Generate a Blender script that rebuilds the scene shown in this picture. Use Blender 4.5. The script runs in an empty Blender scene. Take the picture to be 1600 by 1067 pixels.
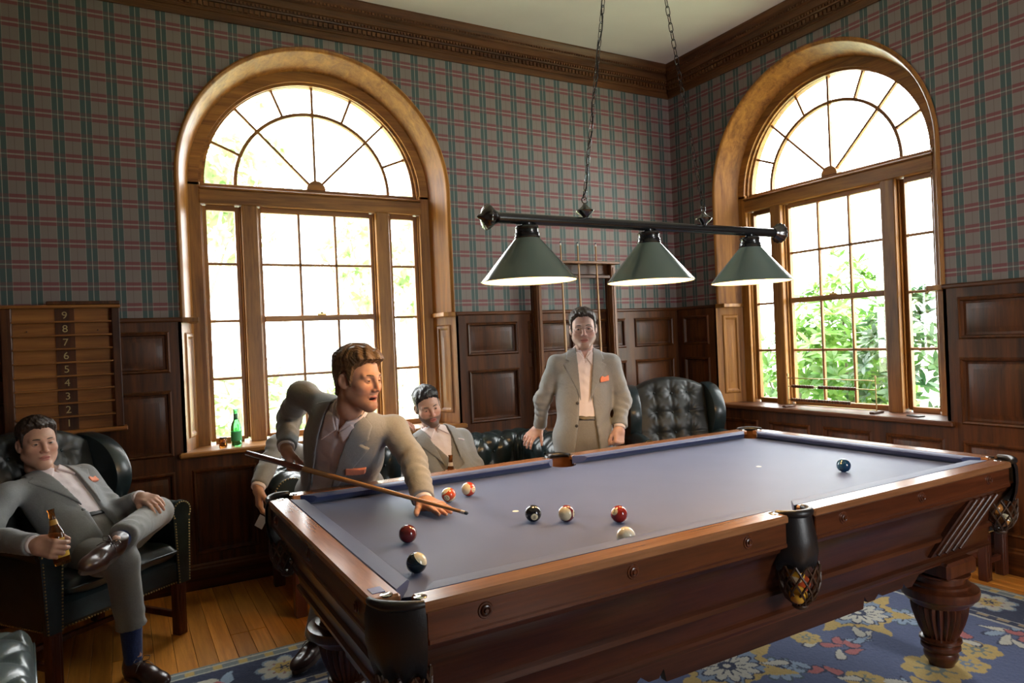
import bpy, math, random
import numpy as np
from mathutils import Vector, Matrix
random.seed(7); rng = np.random.default_rng(7)
SC = bpy.context.scene
COL = SC.collection

# ------------------------------------------------------------------ camera, world, exposure
CAM = np.array([-4.3959, -4.7256, 1.46]); YAW, PITCH, ROLL, FPX = 0.5142, -0.0035, -0.0428, 1083.25
def make_camera():
    fw = np.array([math.sin(YAW)*math.cos(PITCH), math.cos(YAW)*math.cos(PITCH), math.sin(PITCH)])
    r = np.array([math.cos(YAW), -math.sin(YAW), 0]); u = np.cross(r, fw)
    c, s = math.cos(ROLL), math.sin(ROLL)
    r2 = c*r+s*u; u2 = -s*r+c*u
    cd = bpy.data.cameras.new('camera'); co = bpy.data.objects.new('camera', cd); COL.objects.link(co)
    m = Matrix.Identity(4)
    for i in range(3):
        m[i][0] = r2[i]; m[i][1] = u2[i]; m[i][2] = -fw[i]; m[i][3] = CAM[i]
    co.matrix_world = m
    cd.sensor_width = 36; cd.lens = FPX/1600*36; cd.clip_start = .05
    SC.camera = co
make_camera()
vs = SC.view_settings
vs.view_transform = 'Standard'; vs.look = 'None'; vs.gamma = 1; vs.use_curve_mapping = False
vs.exposure = 0.62
W = bpy.data.worlds.new('sky'); SC.world = W; W.use_nodes = True
bg = W.node_tree.nodes['Background']
bg.inputs[0].default_value = (0.96, 0.98, 1.0, 1); bg.inputs[1].default_value = 11.0
sd = bpy.data.lights.new('sun', 'SUN'); sd.energy = 7.0; sd.angle = math.radians(3); sd.color = (1, .95, .86)
so = bpy.data.objects.new('sun', sd); COL.objects.link(so)
so.rotation_euler = Vector((0.5, 0.55, -1.0)).to_track_quat('-Z', 'Y').to_euler()
# portals in the window openings (they only guide the sky sampling)
def portal(loc, direction, w, h):
    d = bpy.data.lights.new('sky_portal', 'AREA'); d.shape = 'RECTANGLE'; d.size = w; d.size_y = h
    d.cycles.is_portal = True
    o = bpy.data.objects.new('sky_portal', d); COL.objects.link(o); o.location = loc
    o.rotation_euler = Vector(direction).to_track_quat('-Z', 'Y').to_euler()
portal((-3.138, .40, 2.16), (0, -1, 0), 1.75, 2.7)
portal((.40, -1.418, 2.16), (-1, 0, 0), 1.75, 2.7)
portal((-1.5, -6.95, 1.85), (0, 1, 0), 1.1, 2.0)  # portal of the added rear opening
try:
    SC.cycles.max_bounces = 8; SC.cycles.diffuse_bounces = 5; SC.cycles.glossy_bounces = 3
    SC.cycles.transparent_max_bounces = 12; SC.cycles.sample_clamp_indirect = 6
    SC.cycles.use_denoising = True
except Exception: pass

# ------------------------------------------------------------------ helpers
def lin(r, g, b):
    f = lambda c: (c/255/12.92 if c/255 <= .04045 else ((c/255+.055)/1.055)**2.4)
    return (f(r), f(g), f(b), 1)
class NT:
    def __init__(s, name):
        s.m = bpy.data.materials.new(name); s.m.use_nodes = True
        s.t = s.m.node_tree; s.b = s.t.nodes['Principled BSDF']
    def n(s, kind, **kw):
        x = s.t.nodes.new(kind)
        for k, v in kw.items():
            if k.startswith('i_'):
                key = k[2:]; key = int(key) if key.isdigit() else key
                x.inputs[key].default_value = v
            else: setattr(x, k, v)
        return x
    def l(s, a, b): s.t.links.new(a, b)
    def math(s, op, a, b=None):
        x = s.n('ShaderNodeMath', operation=op)
        for i, v in enumerate((a, b)):
            if v is None: continue
            if isinstance(v, (int, float)): x.inputs[i].default_value = v
            else: s.l(v, x.inputs[i])
        return x.outputs[0]
    def mix(s, fac, a, b):
        x = s.n('ShaderNodeMix', data_type='RGBA')
        for i, v in ((0, fac), (6, a), (7, b)):
            if isinstance(v, (int, float)): x.inputs[i].default_value = v
            elif isinstance(v, tuple): x.inputs[i].default_value = v
            else: s.l(v, x.inputs[i])
        return x.outputs[2]
    def ramp(s, fac, stops, const=False):
        x = s.n('ShaderNodeValToRGB'); r = x.color_ramp
        if const: r.interpolation = 'CONSTANT'
        while len(r.elements) < len(stops): r.elements.new(.5)
        for e, (p, c) in zip(r.elements, stops): e.position = p; e.color = c if len(c) == 4 else (*c, 1)
        s.l(fac, x.inputs[0]); return x.outputs[0]
    def bump(s, h, strength=.2, dist=.01):
        x = s.n('ShaderNodeBump'); x.inputs['Strength'].default_value = strength; x.inputs['Distance'].default_value = dist
        s.l(h, x.inputs['Height']); s.l(x.outputs[0], s.b.inputs['Normal'])
    def set(s, **kw):
        for k, v in kw.items(): s.b.inputs[k.replace('_', ' ')].default_value = v
def mat(name, col, rough=.5, metal=0., noise=None, bump=None, **kw):
    t = NT(name); t.set(Roughness=rough, Metallic=metal)
    t.b.inputs['Base Color'].default_value = col
    for k, v in kw.items(): t.b.inputs[k.replace('_', ' ')].default_value = v
    if noise or bump:
        tc = t.n('ShaderNodeTexCoord')
    if noise:
        sc, amt = noise
        nz = t.n('ShaderNodeTexNoise', i_Scale=sc, i_Detail=4.); t.l(tc.outputs['Object'], nz.inputs['Vector'])
        c = tuple(x*(1-amt) for x in col[:3])+(1,); d = tuple(min(1, x*(1+amt)) for x in col[:3])+(1,)
        t.l(t.ramp(nz.outputs[0], [(.3, c), (.7, d)]), t.b.inputs['Base Color'])
    if bump:
        sc, st, di = bump
        nb = t.n('ShaderNodeTexNoise', i_Scale=sc, i_Detail=3.); t.l(tc.outputs['Object'], nb.inputs['Vector'])
        t.bump(nb.outputs[0], st, di)
    return t.m
def wood(name, c1, c2, axis, scale=1., rough=.38, coat=.25, var=.25, bmp=.12):
    t = NT(name); tc = t.n('ShaderNodeTexCoord'); oi = t.n('ShaderNodeObjectInfo')
    mp = t.n('ShaderNodeMapping'); s = [9*scale]*3; s['xyz'.index(axis)] = .55*scale; mp.inputs['Scale'].default_value = s
    off = t.math('MULTIPLY', oi.outputs['Random'], 23.)
    cx = t.n('ShaderNodeCombineXYZ')
    for i in range(3): t.l(off, cx.inputs[i])
    va = t.n('ShaderNodeVectorMath', operation='ADD'); t.l(tc.outputs['Object'], mp.inputs['Vector']); t.l(mp.outputs[0], va.inputs[0]); t.l(cx.outputs[0], va.inputs[1])
    nz = t.n('ShaderNodeTexNoise', i_Scale=1.6, i_Detail=5., i_Roughness=.6, i_Distortion=.9); t.l(va.outputs[0], nz.inputs['Vector'])
    nf = t.n('ShaderNodeTexNoise', i_Scale=9., i_Detail=3., i_Roughness=.7); t.l(va.outputs[0], nf.inputs['Vector'])
    f = t.math('ADD', t.math('MULTIPLY', nz.outputs[0], .7), t.math('MULTIPLY', nf.outputs[0], .3))
    mid = tuple((a+b)/2 for a, b in zip(c1, c2))
    col = t.ramp(f, [(.34, c1), (.5, mid), (.66, c2)])
    br = t.math('ADD', t.math('MULTIPLY', oi.outputs['Random'], var), 1-var/2)
    h = t.n('ShaderNodeHueSaturation'); t.l(br, h.inputs['Value']); t.l(col, h.inputs['Color']); t.l(h.outputs[0], t.b.inputs['Base Color'])
    t.set(Roughness=rough, Coat_Weight=coat, Coat_Roughness=.25, Specular_IOR_Level=.32)
    t.bump(nf.outputs[0], bmp, .004)
    return t.m
def link(o, parent=None):
    COL.objects.link(o)
    if parent is not None: o.parent = parent
    return o
def obj(name, V, F, m, parent=None, smooth=None, off=(0, 0, 0)):
    me = bpy.data.meshes.new(name)
    V = np.asarray(V, dtype=float)-np.asarray(off)
    me.from_pydata(V.tolist(), [], [list(map(int, f)) for f in F]); me.validate()
    if m is not None: me.materials.append(m)
    if smooth is not None:
        me.shade_smooth()
        if smooth < 179: me.set_sharp_from_angle(angle=math.radians(smooth))
    return link(bpy.data.objects.new(name, me), parent)
def copyobj(o, parent=None, loc=None, rot=None):
    c = o.copy(); COL.objects.link(c); c.parent = parent
    if loc is not None: c.location = loc
    if rot is not None: c.rotation_euler = rot
    return c
def empty(name, loc=(0, 0, 0), rz=0., parent=None):
    o = bpy.data.objects.new(name, None); o.empty_display_size = .1; link(o, parent); o.location = loc; o.rotation_euler = (0, 0, rz); return o
def tag(o, label=None, cat=None, group=None, kind=None):
    if label: o['label'] = label
    if cat: o['category'] = cat
    if group: o['group'] = group
    if kind: o['kind'] = kind
    return o
class MB:
    def __init__(s, tf=None): s.v = []; s.f = []; s.tf = tf
    def add(s, V, F):
        b = len(s.v); s.v += [tuple(p) for p in V]; s.f += [tuple(i+b for i in f) for f in F]; return s
    def box(s, x0, x1, y0, y1, z0, z1, c=0.):
        x0, x1 = min(x0, x1), max(x0, x1); y0, y1 = min(y0, y1), max(y0, y1); z0, z1 = min(z0, z1), max(z0, z1)
        if c <= 0:
            V = [(x, y, z) for x in (x0, x1) for y in (y0, y1) for z in (z0, z1)]
            F = [(0, 1, 3, 2), (4, 6, 7, 5), (0, 4, 5, 1), (2, 3, 7, 6), (0, 2, 6, 4), (1, 5, 7, 3)]
            return s.add(V, F)
        c = min(c, (x1-x0)*.49, (y1-y0)*.49, (z1-z0)*.49)
        V = []; idx = {}
        X = (x0, x1); Y = (y0, y1); Z = (z0, z1); sg = (1, -1)
        for i in (0, 1):
            for j in (0, 1):
                for k in (0, 1):
                    p = (X[i], Y[j], Z[k]); q = (X[i]+sg[i]*c, Y[j]+sg[j]*c, Z[k]+sg[k]*c)
                    for a in range(3):
                        t = list(q); t[a] = p[a]; idx[(i, j, k, a)] = len(V); V.append(tuple(t))
        F = []
        I = lambda i, j, k, a: idx[(i, j, k, a)]
        for i in (0, 1):
            F.append((I(i, 0, 0, 0), I(i, 1, 0, 0), I(i, 1, 1, 0), I(i, 0, 1, 0)) if i else (I(i, 0, 0, 0), I(i, 0, 1, 0), I(i, 1, 1, 0), I(i, 1, 0, 0)))
            F.append((I(0, i, 0, 1), I(0, i, 1, 1), I(1, i, 1, 1), I(1, i, 0, 1)) if i else (I(0, i, 0, 1), I(1, i, 0, 1), I(1, i, 1, 1), I(0, i, 1, 1)))
            F.append((I(0, 0, i, 2), I(1, 0, i, 2), I(1, 1, i, 2), I(0, 1, i, 2)) if i else (I(0, 0, i, 2), I(0, 1, i, 2), I(1, 1, i, 2), I(1, 0, i, 2)))
        for i in (0, 1):
            for j in (0, 1):
                F.append((I(i, j, 0, 0), I(i, j, 1, 0), I(i, j, 1, 1), I(i, j, 0, 1)))
                F.append((I(i, 0, j, 0), I(i, 1, j, 0), I(i, 1, j, 2), I(i, 0, j, 2)))
                F.append((I(0, i, j, 1), I(1, i, j, 1), I(1, i, j, 2), I(0, i, j, 2)))
                for k in (0, 1): F.append((I(i, j, k, 0), I(i, j, k, 1), I(i, j, k, 2)))
        return s.add(V, F)
    def lathe(s, prof, n=24, c=(0, 0, 0), axis='z', flute=0, fa=0.):
        V = []; F = []; m = len(prof)
        for j in range(n):
            a = 2*math.pi*j/n
            for (r, z) in prof:
                rr = r
                if flute and len(prof) and fa: rr = r
                x, y = rr*math.cos(a), rr*math.sin(a)
                p = (x, y, z) if axis == 'z' else ((z, x, y) if axis == 'x' else (y, z, x))
                V.append((p[0]+c[0], p[1]+c[1], p[2]+c[2]))
        for j in range(n):
            k = (j+1) % n
            for i in range(m-1): F.append((j*m+i, k*m+i, k*m+i+1, j*m+i+1))
        if prof[0][0] > 1e-6: F.append(tuple(j*m for j in range(n))[::-1])
        if prof[-1][0] > 1e-6: F.append(tuple(j*m+m-1 for j in range(n)))
        return s.add(V, F)
    def tube(s, pts, r, n=8, closed=False, cap=True):
        P = [Vector(p) for p in pts]; m = len(P); V = []; F = []
        R = r if isinstance(r, (list, tuple)) else [r]*m
        up = None
        for i in range(m):
            if closed: t = P[(i+1) % m]-P[i-1]
            else: t = P[min(i+1, m-1)]-P[max(i-1, 0)]
            if t.length < 1e-9: t = Vector((0, 0, 1))
            t.normalize()
            if up is None:
                up = Vector((0, 0, 1)) if abs(t.z) < .9 else Vector((1, 0, 0))
            a = t.cross(up)
            if a.length < 1e-6: a = t.cross(Vector((0, 1, 0)))
            a.normalize(); b = a.cross(t).normalized(); up = b
            for j in range(n):
                an = 2*math.pi*j/n; V.append(P[i]+(a*math.cos(an)+b*math.sin(an))*R[i])
        mm = m if closed else m-1
        for i in range(mm):
            k = (i+1) % m
            for j in range(n):
                l = (j+1) % n; F.append((i*n+j, i*n+l, k*n+l, k*n+j))
        if cap and not closed:
            F.append(tuple(range(n))[::-1]); F.append(tuple((m-1)*n+j for j in range(n)))
        return s.add(V, F)
    def prism(s, poly, a0, a1, plane='xz'):
        n = len(poly); V = []
        for a in (a0, a1):
            for (u, v) in poly:
                V.append({'xz': (u, a, v), 'yz': (a, u, v), 'xy': (u, v, a)}[plane])
        F = [tuple(range(n)), tuple(range(2*n-1, n-1, -1))]+[(i, (i+1) % n+0, (i+1) % n+n, i+n) for i in range(n)]
        return s.add(V, F)
    def sphere(s, c, r, n=12, m=8, sc=(1, 1, 1)):
        V = [(c[0], c[1], c[2]+r*sc[2])]; F = []
        for i in range(1, m):
            t = math.pi*i/m
            for j in range(n):
                a = 2*math.pi*j/n; V.append((c[0]+r*sc[0]*math.sin(t)*math.cos(a), c[1]+r*sc[1]*math.sin(t)*math.sin(a), c[2]+r*sc[2]*math.cos(t)))
        V.append((c[0], c[1], c[2]-r*sc[2]))
        for j in range(n): F.append((0, 1+j, 1+(j+1) % n))
        for i in range(m-2):
            for j in range(n):
                k = (j+1) % n; F.append((1+i*n+j, 1+(i+1)*n+j, 1+(i+1)*n+k, 1+i*n+k))
        e = len(V)-1
        for j in range(n): F.append((e, 1+(m-2)*n+(j+1) % n, 1+(m-2)*n+j))
        return s.add(V, F)
    def ring(s, r0, r1, w0, w1, a0=0., a1=math.pi, n=40, c=(0, 0)):
        """annular bar in the u-v plane from angle a0 to a1, depth w0..w1 -> coords (u, w, v)"""
        V = []; F = []
        for i in range(n+1):
            a = a0+(a1-a0)*i/n; cu, su = math.cos(a), math.sin(a)
            for (r, w) in ((r0, w0), (r1, w0), (r1, w1), (r0, w1)): V.append((c[0]+r*cu, w, c[1]+r*su))
        for i in range(n):
            for j in range(4):
                k = (j+1) % 4; F.append((i*4+j, i*4+k, (i+1)*4+k, (i+1)*4+j))
        F.append((0, 1, 2, 3)); F.append((n*4+3, n*4+2, n*4+1, n*4))
        return s.add(V, F)
    def build(s, name, m, parent=None, smooth=None, off=(0, 0, 0)):
        V = s.v if s.tf is None else [s.tf(p) for p in s.v]
        return obj(name, V, s.f, m, parent, smooth, off)

# ------------------------------------------------------------------ materials
OAKD = {a: wood('dark oak '+a, (.022, .0070, .0020, 1), (.125, .038, .0080, 1), a, rough=.42, coat=.12) for a in 'xyz'}
OAKL = {a: wood('window oak '+a, (.14, .050, .009, 1), (.42, .182, .036, 1), a, rough=.42, coat=.12) for a in 'xyz'}
OAKC = {a: wood('crown oak '+a, (.050, .018, .006, 1), (.17, .066, .020, 1), a, rough=.45, coat=.08) for a in 'xyz'}
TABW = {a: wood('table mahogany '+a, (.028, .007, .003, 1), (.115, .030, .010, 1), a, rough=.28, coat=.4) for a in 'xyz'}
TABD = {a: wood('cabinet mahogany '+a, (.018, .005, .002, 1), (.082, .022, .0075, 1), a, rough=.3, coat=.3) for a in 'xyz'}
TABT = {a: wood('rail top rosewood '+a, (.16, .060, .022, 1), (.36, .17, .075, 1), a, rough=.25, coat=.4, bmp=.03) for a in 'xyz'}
FLOORM = wood('floor oak', (.40, .140, .020, 1), (.74, .315, .058, 1), 'y', rough=.3, coat=.3, var=.5)
def wallpaper(name, ax, u0):
    t = NT(name); tc = t.n('ShaderNodeTexCoord'); sx = t.n('ShaderNodeSeparateXYZ'); t.l(tc.outputs['Object'], sx.inputs[0])
    fu = t.math('FRACT', t.math('ADD', t.math('MULTIPLY', t.math('SUBTRACT', sx.outputs[ax], u0), 1/.138), 20.2))
    fz = t.math('FRACT', t.math('ADD', t.math('MULTIPLY', t.math('SUBTRACT', sx.outputs[2], .02), 1/.1235), 10.2))
    base = lin(126, 113, 107)
    green = lin(40, 74, 72); red = lin(116, 50, 55); cream = lin(176, 172, 158); dark = lin(86, 66, 66)
    W1 = (1, 1, 1, 1); K = (0, 0, 0, 1)
    mg = t.ramp(fu, [(0, W1), (.185, K), (.215, W1), (.40, K)], True)
    ml = t.ramp(fu, [(0, K), (.188, W1), (.214, K), (.405, (.55,)*3+(1,)), (.425, K), (.975, (.55,)*3+(1,))], True)
    md = t.ramp(fu, [(0, K), (.665, W1), (.685, K)], True)
    mr = t.ramp(fz, [(0, W1), (.155, K), (.235, W1), (.39, K)], True)
    mw = t.ramp(fz, [(0, K), (.17, W1), (.19, K), (.205, (.6,)*3+(1,)), (.22, K)], True)
    nz = t.n('ShaderNodeTexNoise', i_Scale=260., i_Detail=2.); t.l(tc.outputs['Object'], nz.inputs['Vector'])
    b2 = t.mix(t.math('MULTIPLY', nz.outputs[0], .35), base, lin(104, 93, 90))
    c = t.mix(t.math('MULTIPLY', md, .6), b2, dark)
    c = t.mix(t.math('MULTIPLY', mg, .85), c, green)
    rf = t.math('MULTIPLY', mr, t.math('SUBTRACT', .82, t.math('MULTIPLY', mg, .5)))
    c = t.mix(rf, c, red)
    c = t.mix(t.math('MULTIPLY', mw, .55), c, cream)
    c = t.mix(t.math('MULTIPLY', ml, .5), c, cream)
    t.l(c, t.b.inputs['Base Color']); t.set(Roughness=.62)
    return t.m
WPX = wallpaper('tartan wallpaper x', 0, -2.172); WPY = wallpaper('tartan wallpaper y', 1, -2.444)
CEILM = mat('ceiling plaster', (.72, .70, .66, 1), .9, noise=(3., .03))
EXTM = mat('outside brick', (.35, .20, .15, 1), .9, noise=(8., .3))
def glassmat(name):
    t = NT(name); out = t.t.nodes['Material Output']
    tr = t.n('ShaderNodeBsdfTransparent'); tr.inputs[0].default_value = (.97, .98, .97, 1)
    gl = t.n('ShaderNodeBsdfGlossy'); gl.inputs['Roughness'].default_value = .02
    mx = t.n('ShaderNodeMixShader'); mx.inputs[0].default_value = .05
    t.l(tr.outputs[0], mx.inputs[1]); t.l(gl.outputs[0], mx.inputs[2]); t.l(mx.outputs[0], out.inputs[0])
    return t.m
GLASS = glassmat('window glass')
LEATHER = mat('bottle green leather', (.012, .022, .024, 1), .33, noise=(14., .35), bump=(160., .12, .002), Coat_Weight=.35, Coat_Roughness=.2)
BRASS = mat('antique brass', (.45, .33, .15, 1), .3, 1.)
BLACKL = mat('black leather', (.010, .009, .009, 1), .38, bump=(180., .2, .002))
MAHOG = wood('chair mahogany', (.045, .012, .006, 1), (.13, .035, .016, 1), 'z', rough=.3, coat=.4)

# ------------------------------------------------------------------ room shell
RX0, RY0, CZ = -6.6, -6.6, 3.819
WL, WR = -3.138, -1.418           # window centres on the back wall (x) and right wall (y)
RO, ZA, ZS = .925, 2.562, .845     # opening radius, springing height, sill height
tfB = lambda p: (p[0]+WL, p[1], p[2])          # (u, w, v) -> back wall, w outwards
tfR = lambda p: (p[1], p[0]+WR, p[2])          # right wall
def arch_wall(name, tf, u0, u1, holes, m, thick=.38):
    """wall with arched holes (centre u, radius, sill, spring) : inner skin, outer skin"""
    mb = MB(tf); n = 32
    for w in (0., thick):
        cur = u0
        for (c, r, zs, za) in sorted(holes):
            mb.add([(cur, w, 0), (c-r, w, 0), (c-r, w, CZ+.1), (cur, w, CZ+.1)], [(0, 1, 2, 3)])
            mb.add([(c-r, w, 0), (c+r, w, 0), (c+r, w, zs), (c-r, w, zs)], [(0, 1, 2, 3)])
            V = []; F = []
            for i in range(n+1):
                a = math.pi-math.pi*i/n; V += [(c+r*math.cos(a), w, za+r*math.sin(a)), (c+r*math.cos(a), w, CZ+.1)]
            for i in range(n): F.append((2*i, 2*i+2, 2*i+3, 2*i+1))
            mb.add(V, F); cur = c+r
        mb.add([(cur, w, 0), (u1, w, 0), (u1, w, CZ+.1), (cur, w, CZ+.1)], [(0, 1, 2, 3)])
    for (c, r, zs, za) in holes:       # the hole's own lining through the wall
        prof = [(c-r, zs), (c-r, za)]+[(c+r*math.cos(math.pi-math.pi*i/n), za+r*math.sin(math.pi*i/n)) for i in range(1, n)]+[(c+r, za), (c+r, zs)]
        V = []; F = []
        for (u, v) in prof: V += [(u, .0, v), (u, thick, v)]
        k = len(prof)
        for i in range(k): j = (i+1) % k; F.append((2*i, 2*j, 2*j+1, 2*i+1))
        mb.add(V, F)
    o = mb.build(name, m); tag(o, kind='structure'); return o
idt = lambda p: (p[0], p[1], p[2])
wall_back = arch_wall('wall_back', idt, RX0, .38, [(WL, RO, ZS, ZA)], WPX)
wall_right = arch_wall('wall_right', lambda p: (p[1], p[0], p[2]), RY0, 0., [(WR, RO, ZS, ZA)], WPY)
# the two walls behind the camera; rear opening is added, unseen, for fill light
wall_rear = arch_wall('wall_rear', lambda p: (p[0], RY0-p[1], p[2]), RX0, .38, [(-1.5, .55, ZS, 2.3)], WPX)
wall_left = arch_wall('wall_left', lambda p: (RX0-p[1], p[0], p[2]), RY0, .38, [], WPY)
for o, s in ((wall_back, 'back wall'), (wall_right, 'right wall'), (wall_rear, 'rear wall'), (wall_left, 'left wall')):
    tag(o, 'tartan papered %s of the billiard room above dark oak panelling' % s)
c = MB().box(RX0-.4, .4, RY0-.4, .4, CZ, CZ+.12).build('ceiling', CEILM); tag(c, 'plain off-white plaster ceiling of the billiard room', kind='structure')
# floor: boards laid along Y, each one an object
fl = MB().box(RX0-.4, .4, RY0-.4, .4, -.14, -.022).build('floor', mat('subfloor', (.05, .03, .02, 1), .9)); tag(fl, 'narrow honey oak floor boards of the billiard room', kind='structure')
BW = .088; lens = (1.6, 2.2, 2.6, 3.1)
bmesh_ = {L: None for L in lens}
for i in range(int((0-RX0)/BW)+1):
    x = -BW*(i+.5); y = .0-random.choice((0, .5, .9, 1.3)); first = True
    y = .35+random.random()*1.2 if False else .02
    k = random.random()*1.4
    while y > RY0:
        L = random.choice(lens)
        if first: L = random.choice((.9, 1.6, 2.2)) if True else L; first = False
        if L not in bmesh_ or bmesh_[L] is None:
            bmesh_[L] = MB().box(-BW/2+.0007, BW/2-.0007, -L+.0007, -.0007, -.022, 0, .0016).build('board', FLOORM, fl)
            bmesh_[L].location = (x, y, 0)
        else:
            copyobj(bmesh_[L], fl, (x, y, 0))
        y -= L

# wainscot: frame (stiles and rails) + each panel its own object
ROWS = [(.216, .731), (.84, 1.23), (1.35, 1.59)]
def raised_panel(mb, u0, u1, v0, v1, w=-.006):
    b, d = .028, .014
    P = lambda i, ww: [(u0+i, ww, v0+i), (u1-i, ww, v0+i), (u1-i, ww, v1-i), (u0+i, ww, v1-i)]
    rings = [P(-.006, -.024), P(.004, -.034), P(.014, -.030), P(.020, -.010), P(.034, -.008), P(.062, -.017), P(.066, -.018)]
    V = sum(rings, []); F = []
    for i in range(len(rings)-1):
        for j in range(4):
            k = (j+1) % 4; F.append((i*4+j, i*4+k, (i+1)*4+k, (i+1)*4+j))
    e = (len(rings)-1)*4; F.append((e, e+1, e+2, e+3)); mb.add(V, F)
def wainscot(tf, parent, u0, u1, panels, top, ax):
    """panels: list of (a,b,v0,v1); the frame is the face with holes at the panels"""
    us = sorted({u0, u1, *[p[0] for p in panels], *[p[1] for p in panels]}); vs_ = sorted({.0, top, *[p[2] for p in panels], *[p[3] for p in panels]})
    mb = MB(tf)
    for i in range(len(us)-1):
        for j in range(len(vs_)-1):
            a, b, c_, d = us[i], us[i+1], vs_[j], vs_[j+1]; m_ = ((a+b)/2, (c_+d)/2)
            if any(p[0] < m_[0] < p[1] and p[2] < m_[1] < p[3] for p in panels): continue
            mb.add([(a, -.024, c_), (b, -.024, c_), (b, -.024, d), (a, -.024, d)], [(0, 1, 2, 3)])
    mb.add([(u0, -.024, top), (u1, -.024, top), (u1, 0, top), (u0, 0, top)], [(0, 1, 2, 3)])
    for u in (u0, u1): mb.add([(u, -.024, 0), (u, 0, 0), (u, 0, top), (u, -.024, top)], [(0, 1, 2, 3)])
    mb.build('panel_frame', OAKD['z'], parent)
    for p in panels:
        m2 = MB(tf); raised_panel(m2, *p); m2.build('wainscot_panel', OAKD['z'], parent, smooth=25)
WT = 1.668
def cols(u0, n, w=.43, pitch=.537): return [(u0+i*pitch, u0+i*pitch+w) for i in range(n)]
def grid(cs, rows): return [(a, b, c_, d) for a, b in cs for c_, d in rows]
under = [(-.897, -.532), (-.422, -.057), (.057, .422), (.532, .897)]
wainscot(idt, wall_back, -2.213, -.0, grid(cols(-2.12, 4, .43, .535), ROWS), WT, 'x')
wainscot(idt, wall_back, RX0, -4.063, grid([(-4.57-.537*i, -4.14-.537*i) for i in range(4)], ROWS), WT, 'x')
wainscot(idt, wall_back, -4.063, -2.213, [(WL+a, WL+b, .216, .731) for a, b in under], ZS-.015, 'x')
tfRR = lambda p: (p[1], p[0], p[2])
wainscot(tfRR, wall_right, -.493, -.024, grid([(-.40, -.10)], ROWS), WT, 'y')
wainscot(tfRR, wall_right, RY0, -2.343, grid([(-2.86-.537*i, -2.43-.537*i) for i in range(7)], ROWS), WT, 'y')
wainscot(tfRR, wall_right, -2.343, -.493, [(WR+a, WR+b, .216, .731) for a, b in under], ZS-.015, 'y')
# rear and left walls: plain frame and panels, seen by the light only
for tf, par, u0, u1 in ((lambda p: (p[0], RY0-p[1], p[2]), wall_rear, RX0, 0), (lambda p: (RX0-p[1], p[0], p[2]), wall_left, RY0, 0)):
    wainscot(tf, par, u0, u1, [(u0+.15+i*.537, u0+.58+i*.537, .216, .731) for i in range(12)], ZS-.02, 'x')
# cap rails, baseboards, crown
def trim(name, prof, tf, u0, u1, m, label, end0=0, end1=0):
    """profile (projection into the room, z) swept along u; ends may be mitred by +-projection"""
    V = []; F = []; n = len(prof)
    for (u, e) in ((u0, end0), (u1, end1)):
        for (pr, z) in prof: V.append(tf((u+e*pr, -pr, z)))
    for i in range(n-1): F.append((i, i+1, n+i+1, n+i))
    F += [tuple(range(n)), tuple(range(n, 2*n))]
    o = obj(name, V, F, m, smooth=30); tag(o, label, kind='structure'); return o
CAP = [(0, 1.652), (.030, 1.652), (.036, 1.660), (.036, 1.672), (.028, 1.680), (0, 1.682)]
BASE = [(0, 0), (.040, 0), (.040, .125), (.034, .135), (.034, .145), (.026, .155), (0, .16)]
trim('trim_1', CAP, idt, -2.213, 0, OAKD['x'], 'oak cap rail on the back wall panelling right of the window', 0, -1)
trim('trim_2', CAP, idt, RX0, -4.063, OAKD['x'], 'oak cap rail on the back wall panelling left of the window')
trim('trim_3', CAP, tfRR, -.493, 0, OAKD['y'], 'short oak cap rail on the right wall beside the corner', 0, -1)
trim('trim_4', CAP, tfRR, RY0, -2.343, OAKD['y'], 'oak cap rail on the right wall panelling right of the window')
trim('baseboard_back', BASE, idt, RX0, 0, OAKD['x'], 'dark oak baseboard along the back wall', 0, -1)
trim('baseboard_right', BASE, tfRR, RY0, 0, OAKD['y'], 'dark oak baseboard along the right wall', 0, -1)
CROWN = [(0, 3.560), (.016, 3.560), (.016, 3.606), (.024, 3.610), (.024, 3.622), (.030, 3.622), (.030, 3.662), (.050, 3.662), (.054, 3.676), (.062, 3.684), (.062, 3.690), (.070, 3.694), (.072, 3.738), (.080, 3.742), (.088, 3.752), (.088, 3.760), (.098, 3.768), (.112, 3.790), (.124, 3.806), (.124, CZ)]
def crown(name, tf, u0, u1, m, label, e1):
    o = trim(name, CROWN, tf, u0, u1, m, label, 0, e1)
    d = MB(tf); u = u0+.02
    while u < u1-.03:
        d.box(u, u+.022, -.046, -.028, 3.628, 3.656); u += .034
    q = d.build('dentil_row', m, o); tag(q, kind='stuff')
    b = MB(tf); u = u0
    while u < u1-.06:
        b.box(u, u+.014, -.0735, -.060, 3.666, 3.684); b.box(u, u+.016, -.098, -.086, 3.752, 3.766); u += .024
    q = b.build('bead_row', m, o); tag(q, kind='stuff')
crown('trim_5', idt, RX0, 0, OAKC['x'], 'deep oak crown moulding with dentils over the back wall', -1)
crown('trim_6', tfRR, RY0, 0, OAKC['y'], 'deep oak crown moulding with dentils over the right wall', -1)

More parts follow.
